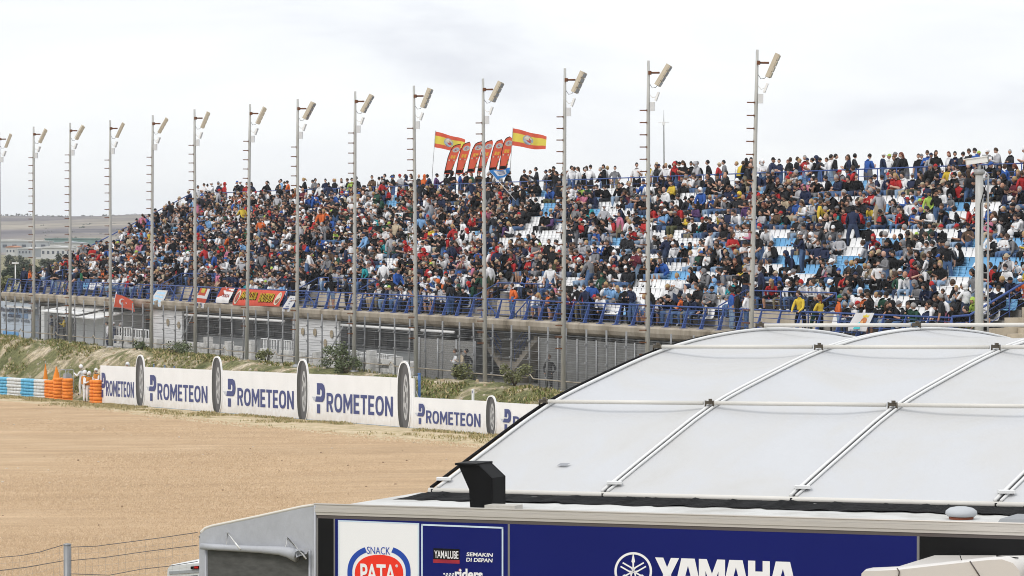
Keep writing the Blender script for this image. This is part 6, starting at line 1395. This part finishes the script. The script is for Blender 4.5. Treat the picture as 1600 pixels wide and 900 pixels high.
M_tube = mat('cream_tube', (.62, .60, .555), .4, var=.06, vscale=2); M_ribw = mat('rib_white', (.70, .70, .69), .4)
for k, s in enumerate(RIBS[:4]):
    m = MB(); N_ = 40
    for ds, r_, mi in (((-.034, .020, 0), (.036, .017, 0)) if k else ((.05, .020, 0),)): m.tube([CP(s + ds, RT * j / N_, .012) for j in range(N_ + 1)], r_, 6)
    cb(m, 'rib', M_ribw)
    m = MB(); m.tube([CP(s + (0 if k else -.04), RT * j / N_, .006) for j in range(N_ + 1)], .008 if k else .022, 5); cb(m, 'keder_seam' if k else 'edge_binding', mat('seam_dark', (.05, .05, .05), .7) if k else M_black)
    m = MB(); m.box(CP(s + .01, .16, .03), (.17, .16, .03)); cb(m, 'rib_clamp', M_ribw)
    m = MB(); m.box(CP(s, -.02, -.055), (.05, .04, .09)); cb(m, 'strap', M_black)
for q in RP[1:]:                            # tubes standing clear of the fabric, clamped at each rib
    for k in range(4):
        a, c = CP(RIBS[k] + .06, q, .06), CP(RIBS[k + 1] - .09, q, .06); m = MB(); m.tube([a, c], .025, 8); cb(m, 'purlin_tube', M_tube)
    for k in range(0, 4):
        m = MB(); c = CP(RIBS[k] - .02, q, .065); m.box(c, (.085, .055, .04)); m.box(c + Vector((.02, 0, .03)), (.04, .07, .03)); m.tube([CP(RIBS[k] - .06, q, 0), CP(RIBS[k] - .06, q, .09)], .012, 5); m.tube([CP(RIBS[k] + .04, q, 0), CP(RIBS[k] + .04, q, .09)], .012, 5); cb(m, 'clamp', mat('clamp_bronze', (.10, .085, .065), .5, .4))
m = MB(); m.tube([CP(RIBS[0] - .06, -.01, -.03), CP(RIBS[4], -.01, -.03)], .034, 8); cb(m, 'eave_tube', M_tube)
m = MB(); nu = 160                          # crumpled black skirt down to the roof
top = [CP(lerp(RIBS[0], RIBS[4], i / nu), .0, -.045) for i in range(nu + 1)]; bv = []
for i in range(nu + 1):
    t_ = top[i]; bv += [t_, t_ - PD * (.16 + .04 * noise1(i * .9, 4)) + UP * (.0 + .012 * noise1(i * .6, 5)), t_ - PD * (.50 + .09 * noise1(i * .8, 6)) + UP * (.022 + .035 * noise1(i * .9, 9)), t_ - PD * (1.02 + .10 * noise1(i * .45, 2)) + UP * (.003 + .01 * noise1(i * .31, 3))]
m.add(bv, [(i * 4 + j, i * 4 + j + 1, i * 4 + j + 5, i * 4 + j + 4) for i in range(nu) for j in range(3)], 0, True); cb(m, 'skirt', mat('black_tarpaulin', (.006, .006, .0065), .75, var=.5, vscale=5, spec=.08, bump=.9, bscale=7))
m = MB(); c = [CP(SE(q), r, .012) for q, r in ((877, .62), (887, .62), (892, .69), (881, .69))]
s_, r_ = SE(800), .95
def find(px, py):
    best = None
    for i in range(60):
        for j in range(60):
            s = lerp(RIBS[0], RIBS[1], i / 59); r = RP[1] * j / 59; v = CP(s, r, 0); x = px_of(v); y = HZ + (CAMZ - v.z) / v.y * F; d = (x - px) ** 2 + (y - py) ** 2
            if best is None or d < best[0]: best = (d, s, r)
    return best[1:]
s_, r_ = find(881, 720); m.quad(CP(s_ - .06, r_ - .03, -.045), CP(s_ + .06, r_ - .03, -.045), CP(s_ + .075, r_ + .03, -.045), CP(s_ - .05, r_ + .03, -.045)); cb(m, 'repair_patch', mat('patch_grey', (.28, .29, .31), .7))
for s in RIBS[:4]:
    m = MB(); m.tube([CP(s, RT, 0), CP(s, RT, 0) + UP * -3.2], .05, 6); m.tube([CP(s, 0.02, -.12), CP(s, .02, -.12) + UP * -3.1], .05, 6); cb(m, 'leg', M_ribw)
# ================================================================== vehicles at the bottom edge and the wire fence
t = tag(empty('truck_cab', at(1475, 1060, 27.6) * 1.0), 'off white truck cab roof with wind deflector in front of the blue trailer', 'truck'); o = t.location.copy(); YC = 27.6
M_cab = mat('cab_cream_paint', (.60, .57, .53), .28, spec=.5)
pr = [(1346, 905), (1347, 893), (1351, 889.5), (1404, 887.2), (1500, 876.5), (1545, 871.8), (1567, 870.8), (1584, 876.5), (1594, 888), (1598, 905)]
def ck(px, py, w=0): return at(px, py, YC) + PD * w - o
m = MB(); rings = []
for w, sh in ((0, 0), (.06, -3.5), (.25, -6), (.9, -7), (1.7, -6), (2.2, 0)): rings.append([ck(px, py + 4 + 17 * w + (sh if i not in (0, len(pr) - 1) else 0), w) for i, (px, py) in enumerate(pr)])
n = len(pr); m.add([v for r_ in rings for v in r_], [(j * n + i, j * n + i + 1, (j + 1) * n + i + 1, (j + 1) * n + i) for j in range(5) for i in range(n - 1)], 0, True); m.add(rings[0], [tuple(range(n))]); m.add(rings[-1], [tuple(range(n))]); m.build('wind_deflector', M_cab, t)
m = MB(); m.tube([ck(1403, 888.5, -.005), ck(1407, 894, -.012), ck(1405, 906, -.012)], .006, 4); m.tube([ck(1517, 877.5, -.005), ck(1536, 906, -.012)], .006, 4); m.build('seam', M_gbrown, t)
m = MB(); m.tube([ck(1495, 884, .2), ck(1489, 866, .2)], .004, 4); m.build('antenna', M_dark, t); m = MB(); m.tube([ck(1583, 876, .2), ck(1548, 872.5, .2)], .006, 4); m.build('antenna', M_dark, t)
m = MB(); m.hexa([ck(1340, 1400), ck(1604, 1400), ck(1604, 1400, 2.2), ck(1340, 1400, 2.2), ck(1346, 904), ck(1598, 904), ck(1598, 904, 2.2), ck(1346, 904, 2.2)]); m.build('cab', M_cab, t)
t = tag(empty('van', at(290, 1050, 37)), 'white van roof with a red lamp at the corner of the side tent', 'van'); o = t.location.copy(); vk = lambda px, py, w=0: at(px, py, 37) + PD * w - o
m = MB(); pr = [(259, 915), (261, 888), (264, 883.5), (300, 879.5), (345, 876), (345, 915)]; rings = [[vk(px, py + d, w) for px, py in pr] for w, d in ((0, 2), (.05, 0), (.8, -1), (.85, 3))]; n = len(pr)
m.add([v for r_ in rings for v in r_], [(j * n + i, j * n + i + 1, (j + 1) * n + i + 1, (j + 1) * n + i) for j in range(3) for i in range(n - 1)], 0, True); m.add(rings[0], [tuple(range(n))]); m.build('roof', mat('van_white', (.66, .67, .66), .35), t)
m = MB(); m.hexa([vk(259, 1350), vk(345, 1350), vk(345, 1350, .85), vk(259, 1350, .85), vk(259, 914), vk(345, 914), vk(345, 914, .85), vk(259, 914, .85)]); m.build('body', mat('van_white', (.66, .67, .66), .35), t)
m = MB(); m.hexa([vk(264, 898, -.012), vk(345, 893, -.012), vk(345, 893, .1), vk(264, 898, .1), vk(264, 893.5, -.012), vk(345, 888.5, -.012), vk(345, 888.5, .1), vk(264, 893.5, .1)]); m.build('window_frame', mat('van_grey', (.33, .35, .36), .5), t)
m = MB(); m.hexa([vk(299, 890, -.03), vk(313, 889, -.03), vk(313, 889, .05), vk(299, 890, .05), vk(299, 885.5, -.03), vk(313, 884.5, -.03), vk(313, 884.5, .05), vk(299, 885.5, .05)]); lp = m.build('lamp_housing', M_black, t)
m = MB(); m.box(vk(308, 887, -.034), (.05, .01, .022)); m.build('lamp_lens', mat('red_lens', (.55, .015, .015), .2), lp)
wf = tag(empty('wire_fence', at(104, 1050, 34)), 'grey wire mesh fence on a steel post at the bottom left', 'fence'); o = wf.location.copy(); wk = lambda px, py, Y=34: at(px, py, Y) - o
for px, py, Y in ((104, 851, 34), (345, 826, 34.6), (-150, 866, 33.5)):
    m = MB(); b0 = wk(px, py, Y); m.tube([b0 + Vector((0, 0, -3.2)), b0], .043, 12); m.lathe([(.046, -.01), (.046, .004), (.002, .012)], 12, 0, b0); m.build('post', mat('post_steel', (.25, .255, .26), .4, .5, var=.15, vscale=6), wf)
LW = [[(-60, 871), (0, 871.5), (30, 869), (60, 863.5), (98, 852)], [(-60, 893), (0, 892), (40, 887), (98, 877)], [(-60, 912), (0, 911), (98, 901)]]
RW = [[(110, 855.5), (150, 854), (200, 847.5), (250, 841), (308, 832.5)], [(110, 876.5), (160, 872), (230, 862), (308, 852.5)], [(110, 897.5), (170, 899.5), (220, 890), (262, 885.5), (308, 878)], [(110, 915), (308, 900)]]
m = MB()
for w in LW + RW: m.tube([wk(*q) for q in w], .0042, 5)
m.build('wire', mat('wire_dark', (.12, .12, .125), .5, .3), wf)
def yl(ws, x):
    for i in range(len(ws) - 1):
        if ws[i][0] <= x <= ws[i + 1][0]: return lerp(ws[i][1], ws[i + 1][1], (x - ws[i][0]) / (ws[i + 1][0] - ws[i][0]))
    return ws[-1][1]
m = MB()
for W_, x0, x1 in ((LW, -55, 97), (RW, 111, 307)):
    x = x0
    while x < x1:
        a, c = wk(x, yl(W_[0], x)), wk(x + random.uniform(-1, 1), yl(W_[0], x) + 110); m.tube([a, a.lerp(c, .5) + Vector((random.uniform(-.01, .01), 0, 0)), c], .0011, 3, 0, False); x += 10.5
    for k in range(1, 9): m.tube([wk(lerp(x0, x1, i / 8), yl(W_[0], lerp(x0, x1, i / 8)) + k * 10.5 + random.uniform(-.6, .6)) for i in range(9)], .0011, 3, 0, False)
m.build('wire_mesh', mat('wire_light', (.36, .35, .33), .5, .3), wf)
# ================================================================== air: faint haze between the stand and the far hills
b = MB(); b.box((0, 2300, 32), (7600, 6000, 84)); hz = b.build('haze', bpy.data.materials.new('haze_air')); tag(hz, None, None, None, 'stuff')
hm = hz.data.materials[0]; hm.use_nodes = True; nt = hm.node_tree; nt.nodes.clear()
ho = nt.nodes.new('ShaderNodeOutputMaterial'); hv = nt.nodes.new('ShaderNodeVolumePrincipled'); hv.inputs['Color'].default_value = (.86, .90, .96, 1); hv.inputs['Density'].default_value = .00013; hv.inputs['Anisotropy'].default_value = .2
nt.links.new(hv.outputs[0], ho.inputs['Volume'])
